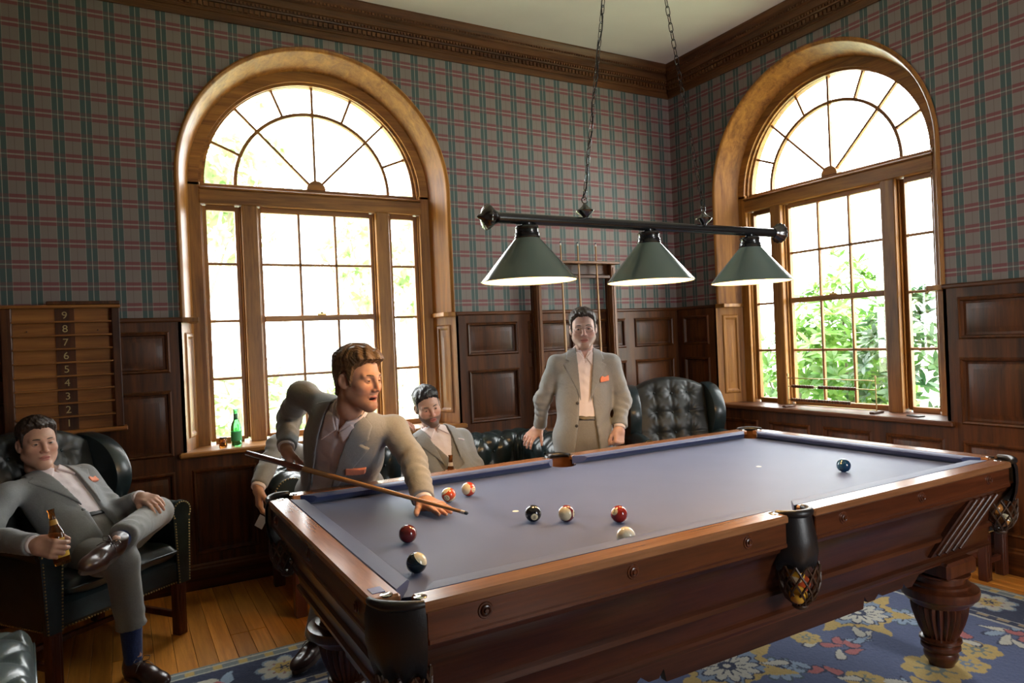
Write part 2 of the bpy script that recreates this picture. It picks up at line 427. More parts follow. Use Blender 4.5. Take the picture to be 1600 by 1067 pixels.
# ------------------------------------------------------------------ the arched windows
def window(name, tf, label, ax):
    A = OAKL[ax]; Z = OAKL['z']
    o = empty(name, tf((0, 0, ZS))); off = tf((0, 0, ZS)); tag(o, label, kind='structure')
    B = lambda n, mb, m=None, sm=30: mb.build(n, m or Z, o, smooth=sm, off=off)
    RI = .838; WF = .20       # splayed reveal: RO at the wall, RI at the frame
    # reveal lining (arched part and straight jambs above the panelling)
    def reveal(v0, v1, arch):
        mb = MB(tf); prof = []
        pts = []
        n = 44
        path = [(-1, 0, v0)] + ([('a', i) for i in range(n+1)] if arch else [])
        def ring(kind):
            L = []
            # wall edge bull-nose then inner edge
            for (r, w) in ((RO+.004, .0), (RO+.004, -.010), (RO-.006, -.018), (RO-.018, -.014), (RO-.026, .0), (RI+.006, WF-.01), (RI, WF), (RI, WF+.10)):
                L.append((r, w))
            return L
        prof = ring(0); m = len(prof); V = []; F = []
        stations = [('L', v0)]+[('A', math.pi-math.pi*i/n) for i in range(n+1)]+[('R', v0)]
        for k, val in stations:
            for (r, w) in prof:
                if k == 'L': V.append((-r, w, val))
                elif k == 'R': V.append((r, w, val))
                else: V.append((r*math.cos(val), w, ZA+r*math.sin(val)))
        for i in range(len(stations)-1):
            for j in range(m-1): F.append((i*m+j, i*m+j+1, (i+1)*m+j+1, (i+1)*m+j))
        mb.add(V, F); return mb
    B('arched_reveal', reveal(WT, None, True), Z, 50)
    for s in (-1, 1):           # panelled lower jambs
        mb = MB(tf); V = [(s*RO, -.024, ZS), (s*RI, WF, ZS), (s*RI, WF, WT), (s*RO, -.024, WT)]; V += [(s*(RO+.02), -.024, ZS), (s*(RI+.03), WF+.02, ZS), (s*(RI+.03), WF+.02, WT), (s*(RO+.02), -.024, WT)]
        mb.add(V, [(0, 1, 2, 3), (4, 7, 6, 5), (0, 4, 5, 1), (3, 2, 6, 7), (0, 3, 7, 4), (1, 5, 6, 2)]); B('lower_jamb', mb, Z)
        mb = MB(tf)
        def Q(t, v, n):      # t along the splay 0..1, n towards the opening
            return (s*(RO+(RI-RO)*t-n), -.024+(WF+.024)*t, v)
        rings = [(.22, .08, 0), (.24, .09, .010), (.30, .105, .012), (.34, .12, .002), (.40, .16, .002), (.46, .18, .008)]
        V = []; F = []
        for (t, dv, n) in rings: V += [Q(t, ZS+dv, n), Q(1.02-t, ZS+dv, n), Q(1.02-t, WT-dv, n), Q(t, WT-dv, n)]
        for i in range(len(rings)-1):
            for j in range(4): k = (j+1) % 4; F.append((i*4+j, i*4+k, (i+1)*4+k, (i+1)*4+j))
        e = (len(rings)-1)*4; F.append((e, e+1, e+2, e+3)); mb.add(V, F); B('jamb_panel', mb, Z)
        B('jamb_cap', MB(tf).box(s*(RI-.012), s*(RO+.0), -.03, WF, WT-.02, WT+.012, .004), Z)
        B('frame_jamb', MB(tf).box(s*.765, s*(RI+.03), WF, WF+.09, ZS, 2.575, .004), Z)
        B('frame_bead', MB(tf).box(s*.755, s*.768, WF+.028, WF+.06, ZS+.03, 2.43, .003), Z)
    B('frame_arch', MB(tf).ring(.775, RI+.03, WF, WF+.09, 0, math.pi, 44, (0, 2.555)), A)
    B('arch_bead', MB(tf).ring(.757, .779, WF+.025, WF+.07, 0, math.pi, 44, (0, 2.555)), A)
    B('sash_arch', MB(tf).ring(.733, .762, WF+.05, WF+.10, 0, math.pi, 44, (0, 2.578)), A)
    mb = MB(tf).box(-.775, .775, WF-.006, WF+.09, 2.435, 2.530, .005).box(-.775, .775, WF-.018, WF+.06, 2.530, 2.546, .005)
    B('transom', mb, A)
    B('fan_bottom_rail', MB(tf).box(-.76, .76, WF+.045, WF+.10, 2.546, 2.580, .004), A)
    # sill
    sl = MB(tf).box(-RO-.045, RO+.045, -.065, -.020, ZS-.030, ZS+.004, .008).box(-RO+.002, RO-.002, -.022, WF+.1, ZS-.030, ZS+.004)
    B('window_sill', sl, OAKD[ax] if ax == 'y' else A)
    # mullions and sashes
    for s in (-1, 1):
        B('mullion', MB(tf).box(s*.415, s*.515, WF-.01, WF+.10, ZS, 2.437, .006), Z)
        B('mullion_bead', MB(tf).box(s*.404, s*.417, WF+.03, WF+.06, ZS+.03, 2.43, .003), Z)
        B('mullion_bead', MB(tf).box(s*.513, s*.526, WF+.03, WF+.06, ZS+.03, 2.43, .003), Z)
        for (a, b) in ((.524, .552), (.727, .757)): B('sash_stile', MB(tf).box(s*a, s*b, WF+.05, WF+.09, ZS+.02, 2.43, .003), Z)
        for (a, b) in ((ZS+.004, .886), (2.400, 2.436)): B('sash_rail', MB(tf).box(s*.55, s*.729, WF+.05, WF+.09, a, b, .003), A)
        for z in (2.045, 1.662, 1.277): B('muntin', MB(tf).box(s*.55, s*.729, WF+.056, WF+.084, z-.009, z+.009, .004), A)
        B('sash_stile', MB(tf).box(s*.383, s*.408, WF+.05, WF+.09, ZS+.02, 2.43, .003), Z)
        for za, zb in ((.887, 1.268), (1.286, 1.653), (1.671, 2.036), (2.054, 2.40)):
            B('pane', MB(tf).box(s*.551, s*.728, WF+.069, WF+.072, za, zb), GLASS, None)
    for (a, b, d) in ((ZS+.004, .886, 0), (1.650, 1.690, -.012), (2.400, 2.436, 0)): B('sash_rail', MB(tf).box(-.384, .384, WF+.05+d, WF+.09, a, b, .003), A)
    for z in (2.045, 1.277): B('muntin', MB(tf).box(-.384, .384, WF+.056, WF+.084, z-.009, z+.009, .004), A)
    for u in (-.128, .128):
        B('muntin', MB(tf).box(u-.009, u+.009, WF+.056, WF+.084, .886, 1.650, .004), Z); B('muntin', MB(tf).box(u-.009, u+.009, WF+.056, WF+.084, 1.69, 2.40, .004), Z)
    for ua, ub in ((-.383, -.137), (-.119, .119), (.137, .383)):
        for za, zb in ((.887, 1.268), (1.286, 1.649), (1.691, 2.036), (2.054, 2.40)):
            B('pane', MB(tf).box(ua, ub, WF+.069, WF+.072, za, zb), GLASS, None)
    B('sash_lock', MB(tf).box(-.03, .03, WF+.02, WF+.045, 1.688, 1.702, .004).lathe([(.001, 1.700), (.012, 1.700), (.010, 1.712), (.001, 1.714)], 12, (0, WF+.03, 0)), BRASS)
    # fanlight
    cz = 2.578
    B('fan_hub', MB(tf).ring(.0, .066, WF+.035, WF+.09, 0, math.pi, 18, (0, cz)), A)
    B('muntin_ring', MB(tf).ring(.528, .550, WF+.052, WF+.086, 0, math.pi, 44, (0, cz)), A)
    def radial(r0, r1, a):
        ca, sa = math.cos(a), math.sin(a); h = .008; V = []
        for w in (WF+.058, WF+.084):
            for (r, t) in ((r0, -h), (r1, -h), (r1, h), (r0, h)): V.append((r*ca-t*sa, w, cz+r*sa+t*ca))
        return MB(tf).add(V, [(0, 1, 2, 3), (7, 6, 5, 4), (0, 4, 5, 1), (1, 5, 6, 2), (2, 6, 7, 3), (3, 7, 4, 0)])
    for i in range(1, 8): B('muntin', radial(.545, .737, math.pi*i/8), Z)
    for i in range(1, 4): B('muntin', radial(.06, .532, math.pi*i/4), Z)
    for i in range(8): B('pane', MB(tf).ring(.549, .734, WF+.069, WF+.072, math.pi*i/8+.012, math.pi*(i+1)/8-.012, 6, (0, cz)), GLASS, None)
    for i in range(4): B('pane', MB(tf).ring(.064, .529, WF+.069, WF+.072, math.pi*i/4+.02, math.pi*(i+1)/4-.02, 10, (0, cz)), GLASS, None)
    return o
window('window_1', tfB, 'arched oak window with fanlight behind the leaning player', 'x')
window('window_2', tfR, 'arched oak window with fanlight and green leaves outside', 'y')
# ------------------------------------------------------------------ rug
def make_rug():
    LU, LV, st = 4.25, 3.05, .0065; rz = math.radians(1.0); cx, cy = -2.47, -2.70
    nu, nv = int(LU/st)+1, int(LV/st)+1
    U, V = np.meshgrid(np.linspace(-LU/2, LU/2, nu), np.linspace(-LV/2, LV/2, nv), indexing='ij')
    C = np.zeros((nu, nv, 3)); L = lambda *c: np.array(lin(*c)[:3])
    navy, slate, cream, yel, sky, red, teal = L(30, 44, 78), L(84, 97, 136), L(208, 205, 190), L(202, 172, 98), L(150, 172, 196), L(188, 104, 104), L(70, 92, 104)
    C[:] = slate
    rn = rng.normal(0, 1, (nu, nv)); C *= (1+.05*rn)[..., None]
    def paint(m, col): C[m] = col*(1+.04*rn[m])[:, None]
    def loc(u, v, rot=0.):
        a, b = U-u, V-v; return a*math.cos(rot)+b*math.sin(rot), -a*math.sin(rot)+b*math.cos(rot)
    def w2(x, y):
        a, b = x-cx, y-cy; return a*math.cos(rz)+b*math.sin(rz), -a*math.sin(rz)+b*math.cos(rz)
    def flower(u, v, r, n, rot, cp, cc, co=None, deep=.3):
        a, b = loc(u, v); d = np.hypot(a, b); th = np.arctan2(b, a)+rot
        rr = r*(1-deep+deep*np.abs(np.cos(n*th/2))**.7)
        if co is not None: paint((d < rr+.014), co)
        paint(d < rr, cp); paint((d < rr*.62) & (np.abs(np.cos(n*th/2)) > .93), cc); paint(d < r*.30, cc); paint(d < r*.13, cp)
    def leaf(u, v, l, w, rot, col, co=None):
        a, b = loc(u, v, rot); b = b-.25*w*np.sin(a/l*3); e = (a/l)**2+(b/(w*(1-.55*a/l)))**2
        if co is not None: paint(e < 1.5, co)
        paint(e < 1, col)
    def medal(u, v, R, rot):
        a, b = loc(u, v, rot); a = a*.78; d = np.hypot(a, b); th = np.arctan2(b, a)
        rr = R*(.80+.13*np.cos(6*th)+.07*np.cos(12*th)); paint(d < rr, yel); paint(d < rr*.80, navy); paint(d < rr*.76, sky*.7+slate*.3)
        for k in range(6):
            t = k*math.pi/3+rot; leaf(u+math.cos(t)*R*1.15, v+math.sin(t)*R*.95, .07, .03, t, yel)
        flower(u, v, R*.62, 12, 0, cream, navy, navy, .42)
    def sprig(u, v, rot):
        pts = [(-.16, .02, .05, .018, .3, cream), (-.09, -.02, .045, .022, -.6, red), (-.03, .015, .04, .025, .9, red), (.05, -.01, .06, .016, -.3, sky), (.13, .03, .06, .02, .5, cream)]
        for (a, b, l, w, r, c_) in pts:
            leaf(u+a*math.cos(rot)-b*math.sin(rot), v+a*math.sin(rot)+b*math.cos(rot), l, w, r+rot, c_, navy)
    E = np.minimum(LU/2-np.abs(U), LV/2-np.abs(V))
    R_ = random.Random(3)
    # scattered field
    for i in range(-4, 5):
        for j in range(-3, 4):
            u, v = i*.46+(.2 if j % 2 else 0), j*.42
            if abs(u) > 1.62 or abs(v) > 1.05: continue
            k = (i*2+j*3) % 4
            if k == 0: sprig(u, v, R_.random()*6)
            elif k == 1: flower(u, v, .085, 6, R_.random(), yel, sky*.6, None, .25)
            elif k == 2: flower(u, v, .10, 10, R_.random(), sky, navy, teal, .45)
            else:
                for q in range(3): leaf(u+R_.uniform(-.1, .1), v+R_.uniform(-.1, .1), .07, .02, R_.random()*6, cream if q else sky, navy)
    for (x, y) in ((-1.22, -2.52), (-2.17, -2.55), (-3.15, -2.6), (-1.75, -3.28), (-2.7, -3.3), (-3.6, -3.2), (-1.72, -1.86), (-2.7, -1.9)):
        u, v = w2(x, y); medal(u, v, .215, .1)
    for (x, y, r) in ((-1.173, -3.054, .095), (-1.667, -2.56, .07), (-1.49, -3.05, .13), (-1.81, -2.95, .085), (-.86, -2.75, .07)):
        u, v = w2(x, y); flower(u, v, r, 7, .3, yel, L(120, 130, 120), None, .22)
    for (x, y, r) in ((-1.53, -2.72, .3), (-1.9, -2.75, 2.), (-1.05, -2.85, 1.2), (-.83, -3.05, .6)): u, v = w2(x, y); sprig(u, v, r)
    # borders
    paint(E < .47, cream*.75+slate*.25); paint((E < .455) & (E > .435), navy); m = (E < .435) & (E > .405); paint(m, yel*.6+slate*.4)
    par = np.where(LU/2-np.abs(U) < LV/2-np.abs(V), V, U)
    paint(m & (np.sin(par*70) > .2), navy)
    paint((E < .40), navy)
    m0 = E < .40
    step = .27
    def border_motif(u, v, rot, k):
        if k % 2 == 0: flower(u, v, .115, 8, rot, cream*.85, L(150, 110, 110), sky*.7, .35); flower(u, v, .06, 6, rot, yel, navy, None, .3)
        else:
            for q in range(4): leaf(u+.07*math.cos(q*1.57+.7), v+.07*math.sin(q*1.57+.7), .065, .026, q*1.57+.7+.4, cream if q % 2 else sky, None)
            flower(u, v, .035, 5, 0, red, yel)
    n = int((LU-.5)/step)
    for i in range(n+1):
        u = -LU/2+.235+i*(LU-.47)/n
        for s in (-1, 1): border_motif(u, s*(LV/2-.235), .2, i)
    n = int((LV-.5)/step)
    for i in range(1, n):
        v = -LV/2+.235+i*(LV-.47)/n
        for s in (-1, 1): border_motif(s*(LU/2-.235), v, .9, i)
    paint((E < .085), cream*.7+teal*.3); m = (E < .075) & (E > .035); paint(m, teal*.8+cream*.2); paint(m & (np.sin(par*55) > .45), yel*.9)
    paint(E < .022, L(120, 124, 118))
    Z = .010+.0006*rn; Z[E < .004] = .001
    P = np.stack([U, V, Z], -1).reshape(-1, 3)
    idx = np.arange(nu*nv).reshape(nu, nv)
    F = np.stack([idx[:-1, :-1], idx[1:, :-1], idx[1:, 1:], idx[:-1, 1:]], -1).reshape(-1, 4)
    me = bpy.data.meshes.new('rug')
    me.vertices.add(len(P)); me.vertices.foreach_set('co', P.ravel().astype(np.float32))
    me.loops.add(F.size); me.loops.foreach_set('vertex_index', F.ravel().astype(np.int32))
    me.polygons.add(len(F)); me.polygons.foreach_set('loop_start', (np.arange(len(F))*4).astype(np.int32)); me.polygons.foreach_set('loop_total', np.full(len(F), 4, np.int32))
    me.update(); me.validate()
    ca = me.color_attributes.new('Col', 'FLOAT_COLOR', 'POINT')
    ca.data.foreach_set('color', np.concatenate([np.clip(C.reshape(-1, 3), 0, 1), np.ones((len(P), 1))], 1).ravel().astype(np.float32))
    t = NT('woven rug'); at = t.n('ShaderNodeAttribute', attribute_name='Col'); t.l(at.outputs['Color'], t.b.inputs['Base Color']); t.set(Roughness=.9, Sheen_Weight=.15)
    tc = t.n('ShaderNodeTexCoord'); mp = t.n('ShaderNodeMapping'); mp.inputs['Scale'].default_value = (60, 220, 1); t.l(tc.outputs['Object'], mp.inputs[0])
    nz = t.n('ShaderNodeTexNoise', i_Scale=1.5, i_Detail=3.); t.l(mp.outputs[0], nz.inputs['Vector']); t.bump(nz.outputs[0], .5, .004)
    me.materials.append(t.m)
    o = link(bpy.data.objects.new('rug', me)); o.location = (cx, cy, .0005); o.rotation_euler = (0, 0, rz)
    tag(o, 'large blue and slate floral rug lying under the pool table', 'rug')
make_rug()

# ------------------------------------------------------------------ pool table
TX0, TX1, TY0, TY1, TZ = -3.913, -1.114, -3.237, -1.771, .865
TCX, TCY, BED = (TX0+TX1)/2, (TY0+TY1)/2, .828
def cloth_mat():
    t = NT('slate blue billiard cloth'); t.b.inputs['Base Color'].default_value = (.070, .085, .165, 1)
    t.set(Roughness=.52, Specular_IOR_Level=.40, Sheen_Weight=.25, Sheen_Roughness=.4); t.b.inputs['Sheen Tint'].default_value = (.70, .80, 1, 1); t.b.inputs['Specular Tint'].default_value = (.62, .74, 1, 1)
    tc = t.n('ShaderNodeTexCoord'); nz = t.n('ShaderNodeTexNoise', i_Scale=5., i_Detail=5.); t.l(tc.outputs['Object'], nz.inputs[0])
    t.l(t.ramp(nz.outputs[0], [(.3, (.042, .058, .150, 1)), (.7, (.052, .071, .175, 1))]), t.b.inputs['Base Color'])
    n2 = t.n('ShaderNodeTexNoise', i_Scale=500.); t.l(tc.outputs['Object'], n2.inputs[0]); t.bump(n2.outputs[0], .12, .001)
    return t.m
CLOTH = cloth_mat()
CHROME = mat('bright nickel', (.6, .6, .58, 1), .15, 1.)
def pool_table():
    T = empty('pool_table', (TCX, TCY, 0)); off = (TCX, TCY, 0)
    tag(T, 'antique mahogany pool table with slate blue cloth in the middle of the room', 'pool table')
    B = lambda n, mb, m, sm=30, par=T, of=off: mb.build(n, m, par, smooth=sm, off=of)
    PW, CW, PK = .078, .055, .115     # rail wood width, cushion width, pocket half gap
    # bed with scooped pocket mouths: slab of cloth
    ix0, ix1, iy0, iy1 = TX0+PW+.02, TX1-PW-.02, TY0+PW+.02, TY1-PW-.02
    pr = .062
    poly = []
    def arc(cx, cy, r, a0, a1, n=10): return [(cx+r*math.cos(a0+(a1-a0)*i/n), cy+r*math.sin(a0+(a1-a0)*i/n)) for i in range(n+1)]
    pi = math.pi
    poly += arc(ix0, iy0, pr, pi/2, 0); poly += arc(TCX, iy0-.012, pr, pi, 0); poly += arc(ix1, iy0, pr, pi, pi/2)
    poly += arc(ix1, iy1, pr, -pi/2, -pi); poly += arc(TCX, iy1+.012, pr, 0, -pi); poly += arc(ix0, iy1, pr, 0, -pi/2)
    B('bed_cloth', MB().prism(poly, BED-.03, BED, 'xy'), CLOTH)
    # six cushions (trapezoid plan, sloped nose) and six rail tops
    def cushion(p0, p1, nin):
        # p0,p1 ends along the rail's inner edge, nin inward normal
        t = Vector(p1)-Vector(p0); L = t.length; t.normalize(); n_ = Vector(nin); V = []; F = []
        cut0, cut1 = .055, .055
        secs = [(0, 0), (1, 0)]
        prof = [(0, BED-.004), (CW-.012, BED+.012), (CW, BED+.030), (CW-.010, BED+.0375), (0, BED+.0365)]
        for e in (0, 1):
            for (d, z) in prof:
                s = (cut0*(d/CW)) if e == 0 else L-(cut1*(d/CW))
                p = Vector(p0)+t*s+n_*d; V.append((p.x, p.y, z))
        k = len(prof)
        for i in range(k): j = (i+1) % k; F.append((i, j, k+j, k+i))
        F += [tuple(range(k)), tuple(range(2*k-1, k-1, -1))]
        B('cushion', MB().add(V, F), CLOTH, 50)
    yi, yo, xi, xo = TY0+PW, TY1-PW, TX0+PW, TX1-PW
    g, gm = .050, .058
    for (x0, x1) in ((xi+g, TCX-gm), (TCX+gm, xo-g)):
        cushion((x0, yi, 0), (x1, yi, 0), (0, 1, 0)); cushion((x0, yo, 0), (x1, yo, 0), (0, -1, 0))
    for (x, n_) in ((xi, 1), (xo, -1)): cushion((x, yi+g, 0), (x, yo-g, 0), (n_, 0, 0))
    # rail boards: top plank + outer face, with chamfered outer edge
    def rail(x0, x1, y0, y1, ax):
        mb = MB()
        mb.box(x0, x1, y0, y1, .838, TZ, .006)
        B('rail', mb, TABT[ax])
    cg = .095
    for (x0, x1) in ((TX0+cg, TCX-.062), (TCX+.062, TX1-cg)):
        rail(x0, x1, TY0, yi, 'x'); rail(x0, x1, yo, TY1, 'x')
    rail(TX0, xi, TY0+cg, TY1-cg, 'y'); rail(xo, TX1, TY0+cg, TY1-cg, 'y')
    # vertical blinds (rail aprons) with a lower bead
    def blind(x0, x1, y0, y1, ax):
        e = .004
        mb = MB().box(x0, x1, y0, y1, .770, .840, .003)
        if ax == 'x':
            s = y0 if y0 < TCY else y1; d = -1 if y0 < TCY else 1
            mb.box(x0, x1, s+d*.004, s-d*.02, .762, .778, .004)
        else:
            s = x0 if x0 < TCX else x1; d = -1 if x0 < TCX else 1
            mb.box(s+d*.004, s-d*.02, y0, y1, .762, .778, .004)
        B('apron', mb, TABW[ax])
    for (x0, x1) in ((TX0+cg+.01, TCX-.07), (TCX+.07, TX1-cg-.01)):
        blind(x0, x1, TY0+.006, TY0+.045, 'x'); blind(x0, x1, TY1-.045, TY1-.006, 'x')
    blind(TX0+.006, TX0+.045, TY0+cg+.01, TY1-cg-.01, 'y'); blind(TX1-.045, TX1-.006, TY0+cg+.01, TY1-cg-.01, 'y')
    # cabinet body: profile (inset, z) swept round the rectangle
    prof = [(.022, .768), (.026, .745), (.034, .738), (.062, .690), (.078, .640), (.084, .612), (.074, .604), (.074, .588), (.092, .578), (.100, .545), (.104, .520), (.094, .512), (.094, .500), (.122, .488), (.128, .470)]
    V = []; F = []; k = len(prof)
    for (i, z) in prof: V += [(TX0+i, TY0+i, z), (TX1-i, TY0+i, z), (TX1-i, TY1-i, z), (TX0+i, TY1-i, z)]
    side_f = {0: [], 1: [], 2: [], 3: []}
    for a in range(k-1):
        for j in range(4): side_f[j].append((a*4+j, a*4+(j+1) % 4, (a+1)*4+(j+1) % 4, (a+1)*4+j))
    for j in range(4):
        Vj = [V[a*4+q] for a in range(k) for q in (j, (j+1) % 4)]; Fj = [(2*a, 2*a+1, 2*a+3, 2*a+2) for a in range(k-1)]
        MB().add(Vj, Fj).build('cabinet_side', TABD['x' if j % 2 == 0 else 'y'], T, smooth=40, off=off)
    B('underside', MB().box(TX0+.128, TX1-.128, TY0+.128, TY1-.128, .466, .52), TABW['x'])
    # hanging scalloped aprons under the long and short sides
    def scallop(L):
        h = L/2; P = [(-h, 0), (h, 0), (h, -.012)]
        def scroll(x, s): return [(x, -.014), (x-s*.02, -.030), (x-s*.05, -.052), (x-s*.085, -.050), (x-s*.105, -.030), (x-s*.115, -.046)]
        P += scroll(h-.04, 1); P += [(h-.155, -.046), (h-.28, -.046), (h-.30, -.030), (h-.33, -.052), (h-.37, -.052), (h-.39, -.026), (h-.40, -.070)]
        P += [(-h+.40, -.070), (-h+.39, -.026), (-h+.37, -.052), (-h+.33, -.052), (-h+.30, -.030), (-h+.28, -.046), (-h+.155, -.046)]
        P += scroll(-h+.04, -1)[::-1]; P += [(-h, -.012)]
        return P
    for (y0, y1) in ((TY0+.130, TY0+.155), (TY1-.155, TY1-.130)):
        B('lower_apron', MB().prism([(TCX+u, .472+v) for u, v in scallop(1.76)], y0, y1, 'xz'), TABD['x'], None)
    for (x0, x1) in ((TX0+.130, TX0+.155), (TX1-.155, TX1-.130)):
        B('lower_apron', MB().prism([(TCY+u*.99, .472+v*.6) for u, v in scallop(.96)], x0, x1, 'yz'), TABD['y'], None)
    # rosettes
    def ros(x, y, ax, d):
        prof_ = [(.0, .010), (.005, .010), (.007, .006), (.010, .008), (.013, .007), (.015, .003), (.019, .003), (.021, .0)]
        pr_ = [(r, -z*1.0) for r, z in prof_]
        if ax == 'y':
            B('rosette', MB().lathe([(r, d*z) for r, z in prof_], 16, (x, y, .812), 'y'), TABW['x'])
        else: B('rosette', MB().lathe([(r, d*z) for r, z in prof_], 16, (x, y, .812), 'x'), TABW['x'])
    for x in (-3.657, -3.204, -2.758, -2.301, -1.844, -1.377):
        ros(x, TY0+.006, 'y', -1); ros(x, TY1-.006, 'y', 1)
    for y in (-3.02, -2.504, -1.99):
        ros(TX0+.006, y, 'x', -1); ros(TX1-.006, y, 'x', 1)
    # legs: square block, flange, fluted vase, turned foot
    def leg(x, y):
        b = B('leg', MB().box(x-.105, x+.105, y-.105, y+.105, .405, .475, .012).lathe([(.0, .408), (.118, .408), (.118, .400), (.098, .392), (.098, .372), (.118, .366), (.118, .356), (.128, .350), (.148, .346), (.150, .330), (.146, .312), (.134, .304), (.128, .292), (.114, .288), (.110, .280), (.104, .272), (0, .272)][::-1], 36, (x, y, 0)), TABW['z'], 40)
        # fluted vase
        n = 96; V = []; F = []; pr_ = [(.104, .275), (.108, .262), (.104, .235), (.094, .200), (.080, .165), (.068, .140), (.064, .130)]
        for j in range(n):
            a = 2*math.pi*j/n; f_ = 1-.10*(1-abs(math.cos(j*math.pi*24/n)))**.7
            for (r, z) in pr_: V.append((x+r*f_*math.cos(a), y+r*f_*math.sin(a), z))
        m_ = len(pr_)
        for j in range(n):
            for i in range(m_-1): k2 = (j+1) % n; F.append((j*m_+i, k2*m_+i, k2*m_+i+1, j*m_+i+1))
        v = MB().add(V, F).build('fluted_vase', TABW['z'], b, smooth=60, off=off)
        MB().lathe([(0, .132), (.066, .132), (.078, .126), (.080, .118), (.074, .110), (.066, .106), (.074, .098), (.075, .086), (.066, .078), (.062, .070), (.066, .060), (.062, .040), (.050, .022), (.046, .011), (0, .011)][::-1], 32, (x, y, 0)).build('turned_foot', TABW['z'], b, smooth=40, off=off)
    for x in (-3.645, -1.425):
        for y in (-3.04, -1.925): leg(x, y)
    # fluted corner brackets on the long sides
    for sx in (1,):
        for sy in (-1, 1):
            def P(u, z, i): return (TCX+sx*(1.3995-u), (TY0+i) if sy < 0 else (TY1-i), z)
            q0 = [P(.15, .742, .024), P(.375, .742, .024), P(.545, .530, .090), P(.32, .530, .090)]; q1 = [P(.15, .742, .06), P(.375, .742, .06), P(.545, .530, .13), P(.32, .530, .13)]
            br = B('corner_bracket', MB().add(q0+q1, [(0, 1, 2, 3), (0, 4, 5, 1), (1, 5, 6, 2), (2, 6, 7, 3), (3, 7, 4, 0)]), TABD['z'], None)
            for q in range(4):
                u0 = .178+q*.052
                a, b_ = P(u0, .738, .0245), P(u0+.168, .534, .0885)
                MB().tube([a, b_], .012, 10).build('bracket_rib', TABD['z'], br, 60, off)
    # pockets
    def pocket(cx, cy, a0, a1, rad, zt=.870, sm_=None):
        n = 16
        P = [(cx+rad*math.cos(a0+(a1-a0)*i/n), cy+rad*math.sin(a0+(a1-a0)*i/n), zt-.006) for i in range(n+1)]
        rim = B('pocket_rim', MB().tube(P, [.009+.005*math.sin(math.pi*i/n) for i in range(n+1)], 10), BLACKL, 60)
        V = []; F = []; prof_ = [(1.05, .862), (1.13, .835), (1.14, .78), (1.08, .735), (.94, .700), (.86, .690)] if rad > .08 else [(1.05, .862), (1.14, .835), (1.30, .78), (1.36, .735), (1.22, .700), (1.08, .688)]
        for i in range(n+1):
            a = a0+(a1-a0)*i/n
            for (s, z) in prof_: V.append((cx+rad*s*math.cos(a), cy+rad*s*math.sin(a), z+(.012*math.cos((i/n-.5)*6.28*3) if z < .72 else 0)))
        for i in range(n+1):
            a = a0+(a1-a0)*i/n
            for (s, z) in prof_: V.append((cx+rad*(s-.10)*math.cos(a), cy+rad*(s-.10)*math.sin(a), z))
        k2 = len(prof_); N = (n+1)*k2
        for i in range(n):
            for j in range(k2-1):
                F.append((i*k2+j, (i+1)*k2+j, (i+1)*k2+j+1, i*k2+j+1)); F.append((N+i*k2+j, N+i*k2+j+1, N+(i+1)*k2+j+1, N+(i+1)*k2+j))
            F.append((i*k2+k2-1, (i+1)*k2+k2-1, N+(i+1)*k2+k2-1, N+i*k2+k2-1))
        B('pocket_shield', MB().add(V, F), sm_ or BLACKL, 60)
        # leather net
        am = (a0+a1)/2; nx, ny = cx+rad*.45*math.cos(am), cy+rad*.45*math.sin(am)
        nb = MB(); m_ = 12
        R_ = lambda z: .064 if z > .66 else .064*math.sqrt(max(.06, 1-((.66-z)/.10)**2))
        zs = [.700, .672, .644, .616, .588, .566]
        for i in range(m_):
            for s in (-1, 1):
                pts = []
                for q, z in enumerate(zs):
                    a = 2*math.pi*(i+s*.5*q)/m_; pts.append((nx+R_(z)*math.cos(a), ny+R_(z)*math.sin(a), z))
                nb.tube(pts, .0038, 5)
        nb.sphere((nx, ny, .560), .026, 10, 6, (1, 1, .5))
        q = B('pocket_net', nb, mat_net, 60); return nx, ny
    mat_net = mat('tan leather net', (.06, .028, .012, 1), .5)
    spots = []; TAN = mat('tan pocket leather', (.13, .050, .016, 1), .45)
    r = .098
    spots.append(pocket(TX0+cg+.003, TY0+cg+.003, math.pi, 1.5*math.pi, r))
    spots.append(pocket(TX1-cg-.003, TY0+cg+.003, 1.5*math.pi, 2*math.pi, r))
    spots.append(pocket(TX1-cg-.003, TY1-cg-.003, 0, .5*math.pi, r, sm_=TAN))
    spots.append(pocket(TX0+cg+.003, TY1-cg-.003, .5*math.pi, math.pi, r))
    spots.append(pocket(TCX, TY0+.050, math.pi, 2*math.pi, .062)); spots.append(pocket(TCX, TY1-.050, 0, math.pi, .062, sm_=TAN))
    # corner irons: brass-screwed plates, sights, spots and maker plate
    for (x, y) in ((TX0+cg+.012, TY0+.045), (TX1-cg-.012, TY0+.045), (TX0+.045, TY0+cg+.012), (TX1-.045, TY0+cg+.012), (TX0+cg+.012, TY1-.045), (TX0+.045, TY1-cg-.012), (TX1-.045, TY1-cg-.012), (TX1-cg-.012, TY1-.045), (TCX-.08, TY0+.045), (TCX+.08, TY0+.045), (TCX-.08, TY1-.045), (TCX+.08, TY1-.045)):
        B('iron_plate', MB().lathe([(0, TZ+.003), (.012, TZ+.0025), (.016, TZ+.001), (.016, TZ-.002)][::-1], 14, (x, y, 0)), CHROME)
    B('maker_plate', MB().box(TX0+.018, TX0+.050, TY0+.128, TY0+.168, TZ-.001, TZ+.0015), mat('maker plate', (.10, .10, .30, 1), .3))
    for x in (TCX-.643, TCX+.643):
        B('spot', MB().lathe([(0, BED+.0008), (.011, BED+.0008), (.012, BED)][::-1], 16, (x, TCY, 0)), mat('spot white', (.85, .85, .85, 1), .5))
    return spots
PSPOT = pool_table()

